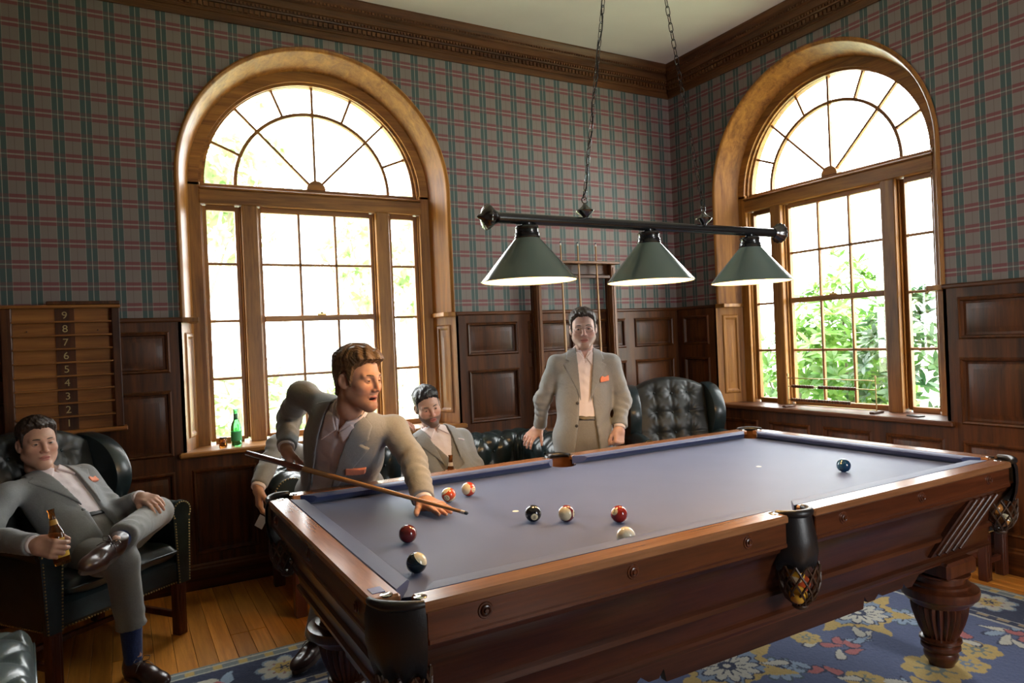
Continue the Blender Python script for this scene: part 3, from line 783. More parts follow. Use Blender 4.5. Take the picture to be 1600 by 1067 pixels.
# ------------------------------------------------------------------ balls
BR = .0286
def ball_mat(name, col, stripe):
    iv = (.78, .68, .45, 1); t = NT(name); t.set(Roughness=.08, Coat_Weight=.5)
    if not stripe: t.b.inputs['Base Color'].default_value = col; 
    tc = t.n('ShaderNodeTexCoord'); sx = t.n('ShaderNodeSeparateXYZ'); t.l(tc.outputs['Object'], sx.inputs[0])
    c = col
    if stripe:
        m_ = t.math('LESS_THAN', t.math('ABSOLUTE', sx.outputs[2]), BR*.60); c = t.mix(m_, iv, col)
    if name != 'cue ball':
        dsk = t.math('GREATER_THAN', sx.outputs[0], BR*.90); c = t.mix(dsk, c, iv) if not isinstance(c, tuple) else t.mix(dsk, c, iv)
    if not isinstance(c, tuple): t.l(c, t.b.inputs['Base Color'])
    else: t.b.inputs['Base Color'].default_value = c
    return t.m
ball_me = None
def text_mesh(s, size):
    cu = bpy.data.curves.new('txt', 'FONT'); cu.body = s; cu.size = size; cu.align_x = 'CENTER'; cu.align_y = 'CENTER'; cu.resolution_u = 4
    o = bpy.data.objects.new('txt', cu); COL.objects.link(o); dg = bpy.context.evaluated_depsgraph_get()
    me = bpy.data.meshes.new_from_object(o.evaluated_get(dg)); V = [tuple(v.co) for v in me.vertices]; F = [tuple(p.vertices) for p in me.polygons]
    bpy.data.objects.remove(o); bpy.data.curves.remove(cu); bpy.data.meshes.remove(me)
    return V, F
INK = mat('black ink', (.01, .01, .01, 1), .4)
def ball(x, y, z, name, col, stripe, label, rot=(0, 0, 0), num=None, group=None):
    mb = MB().sphere((0, 0, 0), BR, 28, 16)
    o = mb.build('billiard_ball', ball_mat(name, col, stripe), smooth=180); o.location = (x, y, z); o.rotation_euler = rot
    tag(o, label, 'ball', group)
    if num:
        V, F = text_mesh(num, .017); P = []
        for (a, b, _) in V:
            xx = math.sqrt(max(1e-6, (BR+.0003)**2-a*a-b*b)); P.append((xx, a, b))
        obj('number', P, F, INK, o)
    return o
bz = BED+BR
ball(-3.291, -2.209, bz, 'thirteen', (.52, .075, .025, 1), True, 'orange striped ball nearest the flat hand', (.55, .25, -2.3), '13')
ball(-3.183, -2.166, bz, 'eleven', (.55, .05, .02, 1), True, 'red striped ball half showing cream, beside the far cushion', (1.35, 0, -1.1), '11')
ball(-3.180, -2.670, bz, 'eight', (.012, .012, .014, 1), False, 'black eight ball with a pale number disc', (0, .25, -1.95), '8')
ball(-3.091, -2.742, bz, 'fifteen', (.16, .022, .028, 1), True, 'maroon and cream striped ball right of the black ball', (1.45, 0, -.85), '15')
ball(-2.958, -2.861, bz, 'three', (.33, .022, .012, 1), False, 'solid red ball right of the maroon striped ball', (0, -.5, -2.9), '3')
ball(-3.104, -3.079, bz, 'cue ball', (.80, .72, .55, 1), False, 'plain ivory cue ball half hidden by the near rail')
ball(-3.625, -2.636, bz, 'seven', (.13, .018, .018, 1), False, 'solid dark maroon ball near the head cushion', (0, 0, 1.06), '7')
ball(-3.710, -2.925, bz, 'fourteen', (.010, .022, .026, 1), True, 'dark green striped ball nearest the corner pocket', (.75, .3, .5), '14')
ball(-1.711, -2.822, bz, 'two', (.008, .045, .11, 1), False, 'solid dark blue ball alone at the far end of the cloth', (0, 0, 1.06), '2')
px_, py_ = PSPOT[4]
yel = (.75, .40, .04, 1)
ball(px_-.024, py_-.012, .602, 'one', yel, False, 'yellow ball in the net of the near side pocket', (0, 0, 2), '1', None)
ball(px_+.026, py_+.012, .622, 'five', (.62, .10, .03, 1), False, 'orange red ball in the net of the near side pocket', (0, 0, 1), '5', None)
ball(px_-.014, py_+.002, .662, 'nine', yel, True, 'yellow striped ball on top in the near side pocket', (.4, .6, 1), '9', None)
px_, py_ = PSPOT[1]
ball(px_-.010, py_-.020, .610, 'twelve', (.45, .20, .05, 1), True, 'amber striped ball in the far right corner pocket net', (.7, .2, 0), '12')
ball(px_+.012, py_+.022, .648, 'six', (.55, .22, .05, 1), False, 'amber ball on top in the far right corner pocket net', (0, 0, 0), '6')

# ------------------------------------------------------------------ cue in play
CUEW = wood('maple cue', (.34, .165, .060, 1), (.55, .31, .13, 1), 'z', rough=.25, coat=.5)
def cue_parts(root, L=1.42):
    # along +z from butt (0) to tip (L)
    r = lambda z: .0145-.0085*z/L
    MB().lathe([(0, 0), (.0135, 0), (.0145, .006), (r(.42), .42)], 16).build('butt', wood('rosewood butt', (.10, .022, .010, 1), (.22, .06, .025, 1), 'z', rough=.2, coat=.6), root, 40)
    MB().lathe([(r(.42), .42), (r(L-.03), L-.03)], 16).build('shaft', CUEW, root, 40)
    MB().lathe([(r(L-.03)+.0002, L-.03), (r(L-.012), L-.012)], 14).build('ferrule', mat('ferrule', (.75, .70, .6, 1), .3), root, 40)
    MB().lathe([(r(L-.012), L-.012), (.0055, L-.003), (.003, L), (0, L)], 14).build('tip', mat('chalked tip', (.02, .03, .05, 1), .8), root, 40)
CUE_TIP, CUE_BUTT = Vector((-3.369, -2.544, .862)), Vector((-3.905, -1.33, .985))
cq = empty('pool_cue', CUE_BUTT); tag(cq, 'pool cue held by the player leaning over the table', 'cue')
cq.rotation_mode = 'QUATERNION'; cq.rotation_quaternion = (CUE_TIP-CUE_BUTT).to_track_quat('Z', 'Y')
cue_parts(cq, (CUE_TIP-CUE_BUTT).length)

# ------------------------------------------------------------------ hanging lamp
def hanging_lamp():
    LX0, LX1, LY, LZ = -3.215, -1.675, -2.504, 1.905
    o = empty('billiard_lamp', (TCX, LY, CZ)); off = (TCX, LY, CZ)
    tag(o, 'black three shade billiard lamp hanging on chains over the pool table', 'lamp')
    BK = mat('black lamp enamel', (.012, .014, .015, 1), .25, Coat_Weight=.5)
    GR = mat('green lamp enamel', (.125, .175, .150, 1), .20, Coat_Weight=.6)
    WH = mat('white lamp lining', (.85, .82, .74, 1), .5)
    GM = mat('gun metal', (.16, .16, .16, 1), .22, 1.)
    B = lambda n, mb, m, sm=40, par=o: mb.build(n, m, par, smooth=sm, off=off)
    B('bar', MB().lathe([(.0205, LX0+.035), (.0205, LX1-.035)], 20, (0, LY, LZ), 'x'), BK)
    for s, x in ((-1, LX0+.035), (1, LX1-.035)):
        V = []; F = []; n = 48; pr = [(.022, 0), (.024, .006), (.027, .012), (.048, .040), (.046, .048), (.030, .056), (.012, .066), (.006, .080), (.0, .084)]
        pr = [(r_, -s*(-d)) for r_, d in pr]
        for j in range(n):
            a = 2*math.pi*j/n
            for q, (r_, d) in enumerate(pr):
                f_ = 1-.10*(1-abs(math.cos(a*7))) if 2 < q < 6 else 1
                V.append((x+s*abs(d), LY+r_*f_*math.cos(a), LZ+r_*f_*math.sin(a)))
        m_ = len(pr)
        for j in range(n):
            for i in range(m_-1): k = (j+1) % n; F.append((j*m_+i, k*m_+i, k*m_+i+1, j*m_+i+1))
        B('shell_finial', MB().add(V, F), GM, 50)
    for i, x in enumerate((-3.056, -2.468, -1.868)):
        sh = B('lamp_shade', MB().lathe([(.179, 1.672), (.181, 1.675), (.178, 1.679), (.048, 1.832), (.046, 1.838)], 48, (x, LY, 0)), GR, 60)
        V = MB().lathe([(.1765, 1.6735), (.044, 1.831)], 48, (x, LY, 0)); V.f = [f for f in V.f if len(f) == 4]
        B('shade_lining', V, WH, 60, sh)
        sh.data.polygons.foreach_get
        B('shade_collar', MB().lathe([(.047, 1.830), (.050, 1.836), (.047, 1.842), (.047, 1.852), (.043, 1.855), (.043, 1.868), (.046, 1.872), (.042, 1.878), (.020, 1.884), (.020, 1.890)], 32, (x, LY, 0)), BK, 40, sh)
        bm = NT('warm bulb'); bm.b.inputs['Base Color'].default_value = (1, .9, .7, 1); bm.b.inputs['Emission Color'].default_value = (1, .55, .19, 1); bm.b.inputs['Emission Strength'].default_value = LAMP_E
        B('bulb', MB().sphere((x, LY, 1.735), .030, 16, 10, (1, 1, 1.25)), bm.m, 180, sh)
    # solid caps of lathe would close the shade: strip the big bottom n-gon
    for ob in list(o.children):
        if ob.name.startswith('lamp_shade'):
            me = ob.data; import bmesh as bm_
            b = bm_.new(); b.from_mesh(me); ng = [f for f in b.faces if len(f.verts) > 8]; bm_.ops.delete(b, geom=ng, context='FACES_ONLY'); b.to_mesh(me); b.free()
    top = Vector((-2.49, LY, CZ-.045))
    link_me = None
    for xk in (-2.787, -2.152):
        B('hanger_knob', MB().lathe([(.010, LZ+.018), (.014, LZ+.024), (.034, LZ+.040), (.036, LZ+.046), (.020, LZ+.056), (.010, LZ+.066), (.006, LZ+.074), (0, LZ+.076)], 24, (xk, LY, 0)), GM)
        B('hanger_loop', MB().tube([(xk+.013*math.cos(t), LY, LZ+.088+.013*math.sin(t)) for t in [k*math.pi/8 for k in range(16)]], .0025, 6, True), GM)
        a = Vector((xk, LY, LZ+.098)); d = top-a; L = d.length; d.normalize(); pitch = .0345; n = int(L/pitch)
        ch = empty('chain', (xk-TCX, 0, LZ+.098-CZ), 0, o)
        q = d.to_track_quat('Z', 'Y')
        for i in range(n+1):
            if link_me is None:
                P = []
                for k in range(16):
                    t = k*math.pi/8; P.append((.0085*math.cos(t), 0, .0145*math.sin(t)+(.0065 if math.sin(t) > 0 else -.0065)))
                l = MB().tube(P, .0019, 5, True).build('chain_link', GM, ch, 60); link_me = l
            else: l = copyobj(link_me, ch)
            l.location = d*(pitch*(i+.35)); l.rotation_mode = 'QUATERNION'
            from mathutils import Quaternion
            l.rotation_quaternion = q @ Quaternion((0, 0, 1), math.pi/2*(i % 2)+.25)
        if xk < -2.5:
            P = [a+d*(L*k/60)+Vector((.006*math.sin(k*.9), .006*math.cos(k*.9), 0)) for k in range(61)]
            B('power_cord', MB().tube(P, .003, 6), BK)
    B('ceiling_canopy', MB().lathe([(.0, CZ-.046), (.012, CZ-.044), (.016, CZ-.034), (.055, CZ-.026), (.066, CZ-.006), (.066, CZ)], 32, (-2.49, LY, 0)), GM)
LAMP_E = 440.
hanging_lamp()

# ------------------------------------------------------------------ scoreboard on the back wall
def scoreboard():
    o = empty('score_rack', (-4.67, -.026, 1.04)); off = (-4.67, -.026, 1.04); tag(o, 'wooden score shelf with painted numbers nine to one on the wall', 'score rack')
    W1_ = wood('honey score board', (.16, .055, .012, 1), (.38, .150, .034, 1), 'x', rough=.4); DK = OAKD['z']
    B = lambda n, mb, m: mb.build(n, m, o, smooth=30, off=off)
    x0, x1, z0, z1 = -4.955, -4.392, 1.052, 1.742
    B('back_board', MB().box(x0, x1, -.040, -.026, z0, z1), W1_)
    B('number_strip', MB().box(-4.712, -4.618, -.046, -.039, z0, z1), OAKD['z'])
    for (a, b) in ((x0-.005, x0+.045), (x1-.042, x1)): B('side_frame', MB().box(a, b, -.085, -.026, z0, z1, .004), DK)
    B('top_rail', MB().box(x0-.02, x1+.006, -.092, -.026, z1, z1+.018, .004), W1_)
    B('top_cap', MB().box(-4.748, x1+.004, -.088, -.026, z1+.018, z1+.040, .004), DK)
    B('bottom_ledge', MB().box(x0-.03, x1+.018, -.115, -.026, z0-.024, z0, .006), W1_)
    for i in range(9):
        z = z0+(i+1)*(z1-z0)/9
        if i < 8: B('shelf', MB().box(x0+.045, x1-.042, -.088, -.040, z-.005, z+.005, .002), W1_)
        V, F = text_mesh(str(i+1), .058); P = [(-4.665+a, -.0468, z-.040+b) for a, b, _ in V]
        obj('number', P, F, mat_gold, o, off=off)
    for (x, z) in ((-4.845, 1.615), (-4.505, 1.615)): B('peg', MB().lathe([(0, 0), (.004, 0), (.004, .025), (0, .027)], 8, (x, -.040-.02, z), 'y'), DK)
mat_gold = mat('faded gold paint', (.50, .36, .14, 1), .45)
scoreboard()

# ------------------------------------------------------------------ cue rack and cues
def cue_rack():
    o = empty('cue_rack', (-1.16, -.10, 0)); off = (-1.16, -.10, 0); tag(o, 'tall wooden cue rack on the back wall behind the standing man', 'cue rack')
    m = wood('rack oak', (.10, .036, .012, 1), (.24, .095, .030, 1), 'z')
    B = lambda n, mb, mm=m: mb.build(n, mm, o, smooth=30, off=off)
    for x in (-1.535, -.80):
        B('post', MB().box(x-.024, x+.024, -.125, -.075, .02, 2.045, .006).box(x-.010, x+.010, -.132, -.12, .10, 2.02, .003))
        B('back_stile', MB().box(x-.03, x+.03, -.072, -.036, .02, 2.045, .003), OAKD['z'])
    B('top_shelf', MB().box(-1.575, -.745, -.150, -.036, 2.045, 2.066, .004))
    B('header', MB().box(-1.51, -.83, -.066, -.036, 1.965, 2.045, .003), OAKD['x'])
    B('cue_rail', MB().box(-1.51, -.83, -.118, -.100, 1.93, 1.955, .003), OAKD['x'])
    B('bottom_shelf', MB().box(-1.56, -.775, -.160, -.036, .70, .735, .005))
    B('foot_board', MB().box(-1.56, -.775, -.140, -.036, 0.0, .05, .005))
cue_rack()
proto = None
for x, lab in ((-1.312, 'upright pool cue in the wall rack, left of the standing man'), (-1.146, 'upright pool cue in the wall rack directly behind the standing man'), (-.967, 'upright pool cue in the wall rack, right of the standing man')):
    c = empty('pool_cue', (x+.012, -.125, .735)); c.rotation_euler = (-.004, -.009, 0)
    if proto is None: cue_parts(c, 1.485); proto = c
    else:
        for ch in proto.children: copyobj(ch, c)
    tag(c, lab, 'cue', 'cues standing in the wall rack')

# ------------------------------------------------------------------ upholstery
def tuft(s, t, ps, pt_):
    a, b = s/ps, t/pt_
    f = np.abs(np.sin(np.pi*(a+b)))*np.abs(np.sin(np.pi*(a-b)))
    return f**.42
def grid_mesh(P):
    nu, nv = P.shape[:2]; idx = np.arange(nu*nv).reshape(nu, nv)
    F = np.stack([idx[:-1, :-1], idx[1:, :-1], idx[1:, 1:], idx[:-1, 1:]], -1).reshape(-1, 4)
    return P.reshape(-1, 3), F
def tufted(P, ps, pt_, amp, S, T, mask=None):
    """displace grid P along its normals by a diamond tuft pattern with lengths S,T"""
    du = np.gradient(P, axis=0); dv = np.gradient(P, axis=1); N = np.cross(du, dv); N /= np.linalg.norm(N, axis=-1, keepdims=True)+1e-9
    h = tuft(S, T, ps, pt_)*amp
    if mask is not None: h = h*mask
    return P+N*h[..., None], N
def sofa():
    o = empty('chesterfield_sofa', (-2.66, -.55, 0)); off = (-2.66, -.55, 0)
    tag(o, 'dark green buttoned leather sofa under the left window', 'sofa')
    B = lambda n, mb, m, sm=40: mb.build(n, m, o, smooth=sm, off=off)
    xl, xr, yb, yf, rc = -3.615, -1.775, -.215, -.90, .16
    path = []
    n1 = 40; 
    for i in range(n1): path.append((xl, yf+(yb-rc-yf)*i/n1, (1, 0)))
    for i in range(24): a = math.pi-(math.pi/2)*i/24; path.append((xl+rc+rc*math.cos(a), yb-rc+rc*math.sin(a), (-math.cos(a), -math.sin(a))))
    nb = 130
    for i in range(nb): path.append((xl+rc+(xr-xl-2*rc)*i/nb, yb, (0, -1)))
    for i in range(24): a = math.pi/2-(math.pi/2)*i/24; path.append((xr-rc+rc*math.cos(a), yb-rc+rc*math.sin(a), (-math.cos(a), -math.sin(a))))
    for i in range(n1+1): path.append((xr, yb-rc-(yb-rc-yf)*i/n1, (-1, 0)))
    prof = [(.075, .40+.018*i) for i in range(12)]
    cz_, rr = .675, .095
    for i in range(26): a = -.15+ (math.pi*1.28)*i/25; prof.append((-.015+rr*math.cos(a), cz_+rr*math.sin(a)))
    ntuft = len(prof)-4
    prof += [(-.045, .56), (-.045, .45), (-.045, .28)]
    prof = np.array(prof); pa = np.array([(p[0], p[1]) for p in path]); pn = np.array([p[2] for p in path])
    S = np.concatenate([[0], np.cumsum(np.linalg.norm(np.diff(pa, axis=0), axis=1))]); T = np.concatenate([[0], np.cumsum(np.linalg.norm(np.diff(prof, axis=0), axis=1))])
    P = np.zeros((len(path), len(prof), 3))
    P[..., 0] = pa[:, None, 0]+pn[:, None, 0]*prof[None, :, 0]; P[..., 1] = pa[:, None, 1]+pn[:, None, 1]*prof[None, :, 0]; P[..., 2] = prof[None, :, 1]
    msk = np.clip((ntuft-np.arange(len(prof)))/5., 0, 1)[None, :]*np.ones((len(path), 1)); e = np.minimum(S, S[-1]-S); msk *= np.clip(e/.05, 0, 1)[:, None]
    Sg, Tg = np.meshgrid(S, T, indexing='ij')
    Q, N = tufted(P, .165, .24, .030, Sg, Tg, msk)
    if (N[60, 5]*np.array([pn[60, 0], pn[60, 1], 0])).sum() < 0: Q = 2*P-Q
    V, F = grid_mesh(Q); B('rolled_back_and_arms', MB().add(V.tolist(), F.tolist()), LEATHER, 180)
    bt = MB()
    for i in range(1, 40):
        for j in range(1, 8):
            s, t = i*.0825, j*.12
            if (i+j) % 2 or s > S[-1]-.05 or t > T[ntuft-3]: continue
            a, b = int(np.argmin(abs(S-s))), int(np.argmin(abs(T-t))); bt.sphere(Q[a, b], .009, 8, 5)
    q = B('buttons', bt, LEATHER, 180); tag(q, kind='stuff')
    nh = MB()
    for x, s in ((xl, 1), (xr, -1)):          # scroll fronts of the arms with nailheads
        c_ = [(x+s*p[0], p[1]) for p in prof.tolist()]+[(x+s*.075, .28)]
        B('arm_front', MB().prism(c_, yf-.018, yf+.004, 'xz'), LEATHER, None)
        for k in range(6, len(c_)-1):
            if 1: nh.sphere((c_[k][0]*.94+x*.06+0*s, yf-.019, c_[k][1]*.985+.66*.015), .0048, 6, 4)
        for k in range(9): nh.sphere((x+s*(-.035+k*.0125), yf-.019, .290), .0048, 6, 4)
        for k in range(20):
            for dx in (-.036, .064): nh.sphere((x+s*dx, yf-.019, .295+k*.015), .0048, 6, 4)
    q = B('nailheads', nh, BRASS, 180); tag(q, kind='stuff')
    B('seat_base', MB().box(xl+.02, xr-.02, yf+.01, yb, .27, .37, .02), LEATHER)
    for i in range(2):
        a = xl+.08+i*.84
        g = np.zeros((30, 24, 3)); u, v = np.meshgrid(np.linspace(-1, 1, 30), np.linspace(-1, 1, 24), indexing='ij')
        g[..., 0] = a+.42+u*.415; g[..., 1] = (yf+yb)/2-.04+v*.30; g[..., 2] = .36+.09*(1-u**8)*(1-v**8)+.012*(1-u*u)*(1-v*v)
        V, F = grid_mesh(g); B('seat_cushion', MB().add(V.tolist(), F.tolist()), LEATHER, 60)
    for x in (xl+.02, xr-.02):
        for y in (yf+.06, yb-.04): B('leg', MB().box(x-.032, x+.032, y-.032, y+.032, 0, .285, .006), MAHOG)
    for x in (-2.695,): B('leg', MB().box(x-.03, x+.03, yf+.03, yf+.09, 0, .285, .006), MAHOG)
sofa()
LEATHB = mat('worn back leather', (.020, .022, .020, 1), .46, noise=(9., .4), bump=(120., .10, .002))
def wing_chair_parts(o):
    B = lambda n, mb, m, sm=40: mb.build(n, m, o, smooth=sm)
    hw = .365
    B('seat_base', MB().box(-hw+.005, hw-.005, -.345, .30, .27, .405, .025), LEATHER)
    def pillow(x0, x1, y0, y1, z0, z1, n, puff=.02):
        u, v = np.meshgrid(np.linspace(-1, 1, n), np.linspace(-1, 1, n), indexing='ij'); mb = MB()
        wob = .004*np.sin(u*9)*np.sin(v*7+1)
        for s in (1, -1):
            g = np.zeros((n, n, 3)); g[..., 0] = (x0+x1)/2+u*(x1-x0)/2; g[..., 1] = (y0+y1)/2+v*(y1-y0)/2
            g[..., 2] = (z0+z1)/2+s*((z1-z0)/2*((1-u**10)*(1-v**10))**.5+puff*(1-u*u)*(1-v*v)+wob)
            V, F = grid_mesh(g); mb.add(V.tolist(), (F if s > 0 else F[:, ::-1]).tolist())
        return mb
    cu = B('seat_cushion', pillow(-.285, .285, -.375, .20, .400, .495, 34), LEATHER, 80)
    zc = .4475; P = [(-.285, -.375, zc), (.285, -.375, zc), (.285, .20, zc), (-.285, .20, zc)]
    MB().tube([(-.283, .2, zc), (-.284, -.36, zc), (-.27, -.377, zc), (.27, -.377, zc), (.284, -.36, zc), (.283, .2, zc)], .006, 8).build('piping', LEATHER, cu, 60)
    # tufted backrest with camel top
    nu, nv = 60, 70; u, v = np.meshgrid(np.linspace(-1, 1, nu), np.linspace(0, 1, nv), indexing='ij')
    top = 1.095-.085*np.abs(u)**2.2
    z = .46+(top-.46)*v; y = .16+.13*v+.03*(v**2)-.025*(1-u*u)*np.sin(np.pi*np.clip(v, 0, 1)); x = u*(.275+.02*v)
    Pg = np.stack([x, y, z], -1)
    edge = np.clip((1-np.abs(u))/.06, 0, 1)*np.clip((1-v)/.05, 0, 1)*np.clip(v/.03, 0, 1)
    du_, dv_ = np.gradient(Pg, axis=0), np.gradient(Pg, axis=1); N = np.cross(du_, dv_); N /= np.linalg.norm(N, axis=-1, keepdims=True)+1e-9
    hgt = .034*np.ones_like(x); BTS = [(a_, b_) for b_ in (.66, .82, .97) for a_ in (-.135, 0, .135)]
    for (a_, b_) in BTS:
        dd = np.hypot(x-a_, z-b_); an_ = np.arctan2(z-b_, x-a_)
        hgt -= .028*np.exp(-(dd/.040)**2)-.0035*np.cos(9*an_+a_*20)*np.exp(-((dd-.045)/.03)**2)
    for a_ in (-.135, 0, .135): hgt -= .012*np.exp(-((x-a_)/.012)**2)*(z < .66+.0)+.006*np.exp(-((x-a_)/.010)**2)*(z > .66)
    for b_ in (.66, .82): hgt -= .005*np.exp(-((z-b_)/.010)**2)
    Q = Pg+N*(hgt*edge)[..., None]
    if N[30, 30, 1] > 0: Q = 2*Pg-Q
    mb = MB(); V, F = grid_mesh(Q); mb.add(V.tolist(), F.tolist())
    Rg = np.stack([x, np.maximum(y+.11-.05*(1-edge), y+.02), z-.0], -1); V, F = grid_mesh(Rg); mb.add(V.tolist(), F[:, ::-1].tolist())
    # close the rim between the two skins
    rim = [(i, nv-1) for i in range(nu)]
    for (a, b) in zip(rim[:-1], rim[1:]): mb.add([Q[a], Q[b], Rg[b], Rg[a]], [(0, 1, 2, 3)])
    B('backrest', mb, LEATHB, 80)
    bt = MB()
    for (xx, zz) in BTS:
            k = np.argmin((Q[..., 0]-xx)**2+(Q[..., 2]-zz)**2); p = Q.reshape(-1, 3)[k]; bt.sphere((p[0], p[1]-.002, p[2]), .010, 10, 6)
    q = B('buttons', bt, LEATHER, 180); tag(q, kind='stuff')
    nh = MB()
    for s in (-1, 1):
        # wing: closed outline in (y,z), thick, slightly flared
        out = [(.36, .40), (.40, .80), (.43, 1.00), (.41, 1.035), (.34, 1.045), (.24, 1.03), (.15, .985), (.09, .92), (.055, .84), (.06, .76), (.10, .69), (.14, .64), (.16, .40)]
        def sm_(poly, it=2):
            for _ in range(it):
                q_ = []
                for i in range(len(poly)): a, b = poly[i], poly[(i+1) % len(poly)]; q_ += [(a[0]*.75+b[0]*.25, a[1]*.75+b[1]*.25), (a[0]*.25+b[0]*.75, a[1]*.25+b[1]*.75)]
                poly = q_
            return poly
        out = sm_(out); n = len(out); cy_ = sum(p[0] for p in out)/n; cz_ = sum(p[1] for p in out)/n
        V = []; F = []; lay = [(.275, .965), (.290, 1.0), (.345, 1.0), (.362, .965)]
        for (xx, sc_) in lay:
            for (yy, zz) in out: V.append((s*(xx+.06*max(0, .30-yy)*(zz > .62)*1.0), cy_+(yy-cy_)*sc_, cz_+(zz-cz_)*sc_))
        for a in range(3):
            for i in range(n): j = (i+1) % n; F.append((a*n+i, a*n+j, (a+1)*n+j, (a+1)*n+i))
        F += [tuple(range(n)), tuple(range(4*n-1, 3*n-1, -1))]
        B('wing', MB().add(V, F), LEATHER, 60)
        B('side_panel', MB().box(s*.31, s*hw, -.33, .34, .27, .60, .02), LEATHER)
        # scrolled arm
        path = [(s*.335, .22-.0275*i, .625+.012*math.sin(i/20*3)) for i in range(21)]
        B('arm', MB().tube(path, [.052+.010*(i/20) for i in range(21)], 18), LEATHER, 60)
        f_ = [(s*.335+.060*math.cos(t), .637+.060*math.sin(t)) for t in [k*math.pi/12 for k in range(-2, 15)]]
        post = f_ + [(s*.335-.050, .56), (s*.335-.036, .27), (s*.335+.036, .27), (s*.335+.050, .56)]
        B('arm_front', MB().prism(post, -.352, -.328, 'xz'), LEATHER, None)
        for k in range(len(f_)): nh.sphere((s*.335+(f_[k][0]-s*.335)*.86, -.353, .637+(f_[k][1]-.637)*.86), .0045, 6, 4)
        for k in range(22):
            z_ = .278+k*.0145; w_ = .030+.012*max(0, (z_-.27)/.32)
            for d in (-1, 1): nh.sphere((s*.335+d*w_, -.353, z_), .0045, 6, 4)
        for k in range(44): nh.sphere((s*(hw+.001), -.31+k*.0148, .282), .0045, 6, 4)
    for k in range(46): nh.sphere((-.33+k*.0147, -.347, .282), .0045, 6, 4)
    q = B('nailheads', nh, BRASS, 180); tag(q, kind='stuff')
    B('back_panel', MB().box(-.30, .30, .33, .39, .27, .98, .03), LEATHER)
    L = [(-.325, -.315), (.325, -.315), (-.31, .30), (.31, .30)]
    for (x_, y_) in L: B('leg', MB().box(x_-.027, x_+.027, y_-.027, y_+.027, 0, .29, .005).box(x_-.012, x_+.012, y_-.031, y_+.031, .02, .26, .003), MAHOG)
    for s in (-1, 1): B('stretcher', MB().box(s*.318-.013, s*.318+.013, -.30, .29, .085, .118, .004), MAHOG)
    B('stretcher', MB().box(-.31, .31, -.013, .013, .088, .115, .004), MAHOG)
wc = empty('wing_chair', (-.655, -.70, 0), math.atan2(-.45, .89)); wing_chair_parts(wc)
tag(wc, 'buttoned dark green leather wing chair standing empty in the room corner', 'armchair', 'green leather wing chairs')
def clone(root, name, loc, rz):
    r = empty(name, loc, rz)
    for ch in root.children:
        c_ = copyobj(ch, r)
        for g in ch.children: copyobj(g, c_)
    return r
wl = clone(wc, 'wing_chair', (-4.63, -.64, 0), math.atan2(.60, .80))
tag(wl, 'dark green leather wing chair holding the man with crossed leg', 'armchair', 'green leather wing chairs')

def ottoman():
    o = empty('leather_ottoman', (-5.00, -1.78, 0), math.radians(6)); tag(o, 'tufted blue green leather ottoman at the lower left corner', 'ottoman')
    LB = mat('blue green leather', (.085, .125, .145, 1), .30, noise=(10., .3), bump=(150., .25, .002), Coat_Weight=.3, Coat_Roughness=.2)
    h = .30; n = 70; u, v = np.meshgrid(np.linspace(-1, 1, n), np.linspace(-1, 1, n), indexing='ij')
    z = .355+.075*np.clip((1-u**12)*(1-v**12), 0, 1)**.5
    e = np.clip((1-np.abs(u))/.12, 0, 1)*np.clip((1-np.abs(v))/.12, 0, 1)
    P = np.stack([u*h, v*h, z], -1); P[..., 2] += tuft(P[..., 0]+.05, P[..., 1]+.03, .24, .24)*.030*e
    V, F = grid_mesh(P); MB().add(V.tolist(), F.tolist()).build('tufted_top', LB, o, 80)
    MB().tube([(-h, -h, .355), (h, -h, .355), (h, h, .355), (-h, h, .355)], .008, 8, True).build('piping', LB, o, 60)
    MB().box(-h+.005, h-.005, -h+.005, h-.005, .25, .357, .01).build('base', LB, o, 40)
    for x in (-1, 1):
        for y in (-1, 1): MB().box(x*.26-.025, x*.26+.025, y*.26-.025, y*.26+.025, 0, .255, .005).build('leg', MAHOG, o, 30)
ottoman()
def stool():
    o = empty('leather_stool', (-.155, -2.33, 0)); tag(o, 'low leather stool with nailhead trim behind the table by the right wall', 'stool')
    hx, hy = .115, .33
    B = lambda n, mb, m, sm=40: mb.build(n, m, o, sm)
    B('seat_base', MB().box(-hx, hx, -hy, hy, .265, .385, .018), LEATHER)
    n = 30; u, v = np.meshgrid(np.linspace(-1, 1, n), np.linspace(-1, 1, n), indexing='ij')
    P = np.stack([u*hx*.98, v*hy*.98, .37+.10*np.clip((1-u**8)*(1-v**8), 0, 1)**.5+.02*(1-u*u)*(1-v*v)], -1); V, F = grid_mesh(P); B('seat_cushion', MB().add(V.tolist(), F.tolist()), LEATHER, 80)
    nh = MB()
    for k in range(46): nh.sphere((-hx-.001, -hy+.01+k*.0142, .278), .0045, 6, 4)
    for k in range(16): nh.sphere((-hx+.01+k*.014, -hy-.001, .278), .0045, 6, 4)
    q = B('nailheads', nh, BRASS, 180); tag(q, kind='stuff')
    for x in (-1, 1):
        for y in (-1, 1): B('leg', MB().box(x*.088-.026, x*.088+.026, y*.30-.026, y*.30+.026, 0, .27, .005).box(x*.088-.011, x*.088+.011, y*.30-.030, y*.30+.030, .02, .25, .003), MAHOG)
    for y in (-1, 1): B('stretcher', MB().box(-.08, .08, y*.30-.012, y*.30+.012, .09, .12, .003), MAHOG)
    B('stretcher', MB().box(-.012, .012, -.29, .29, .09, .12, .003), MAHOG)
stool()

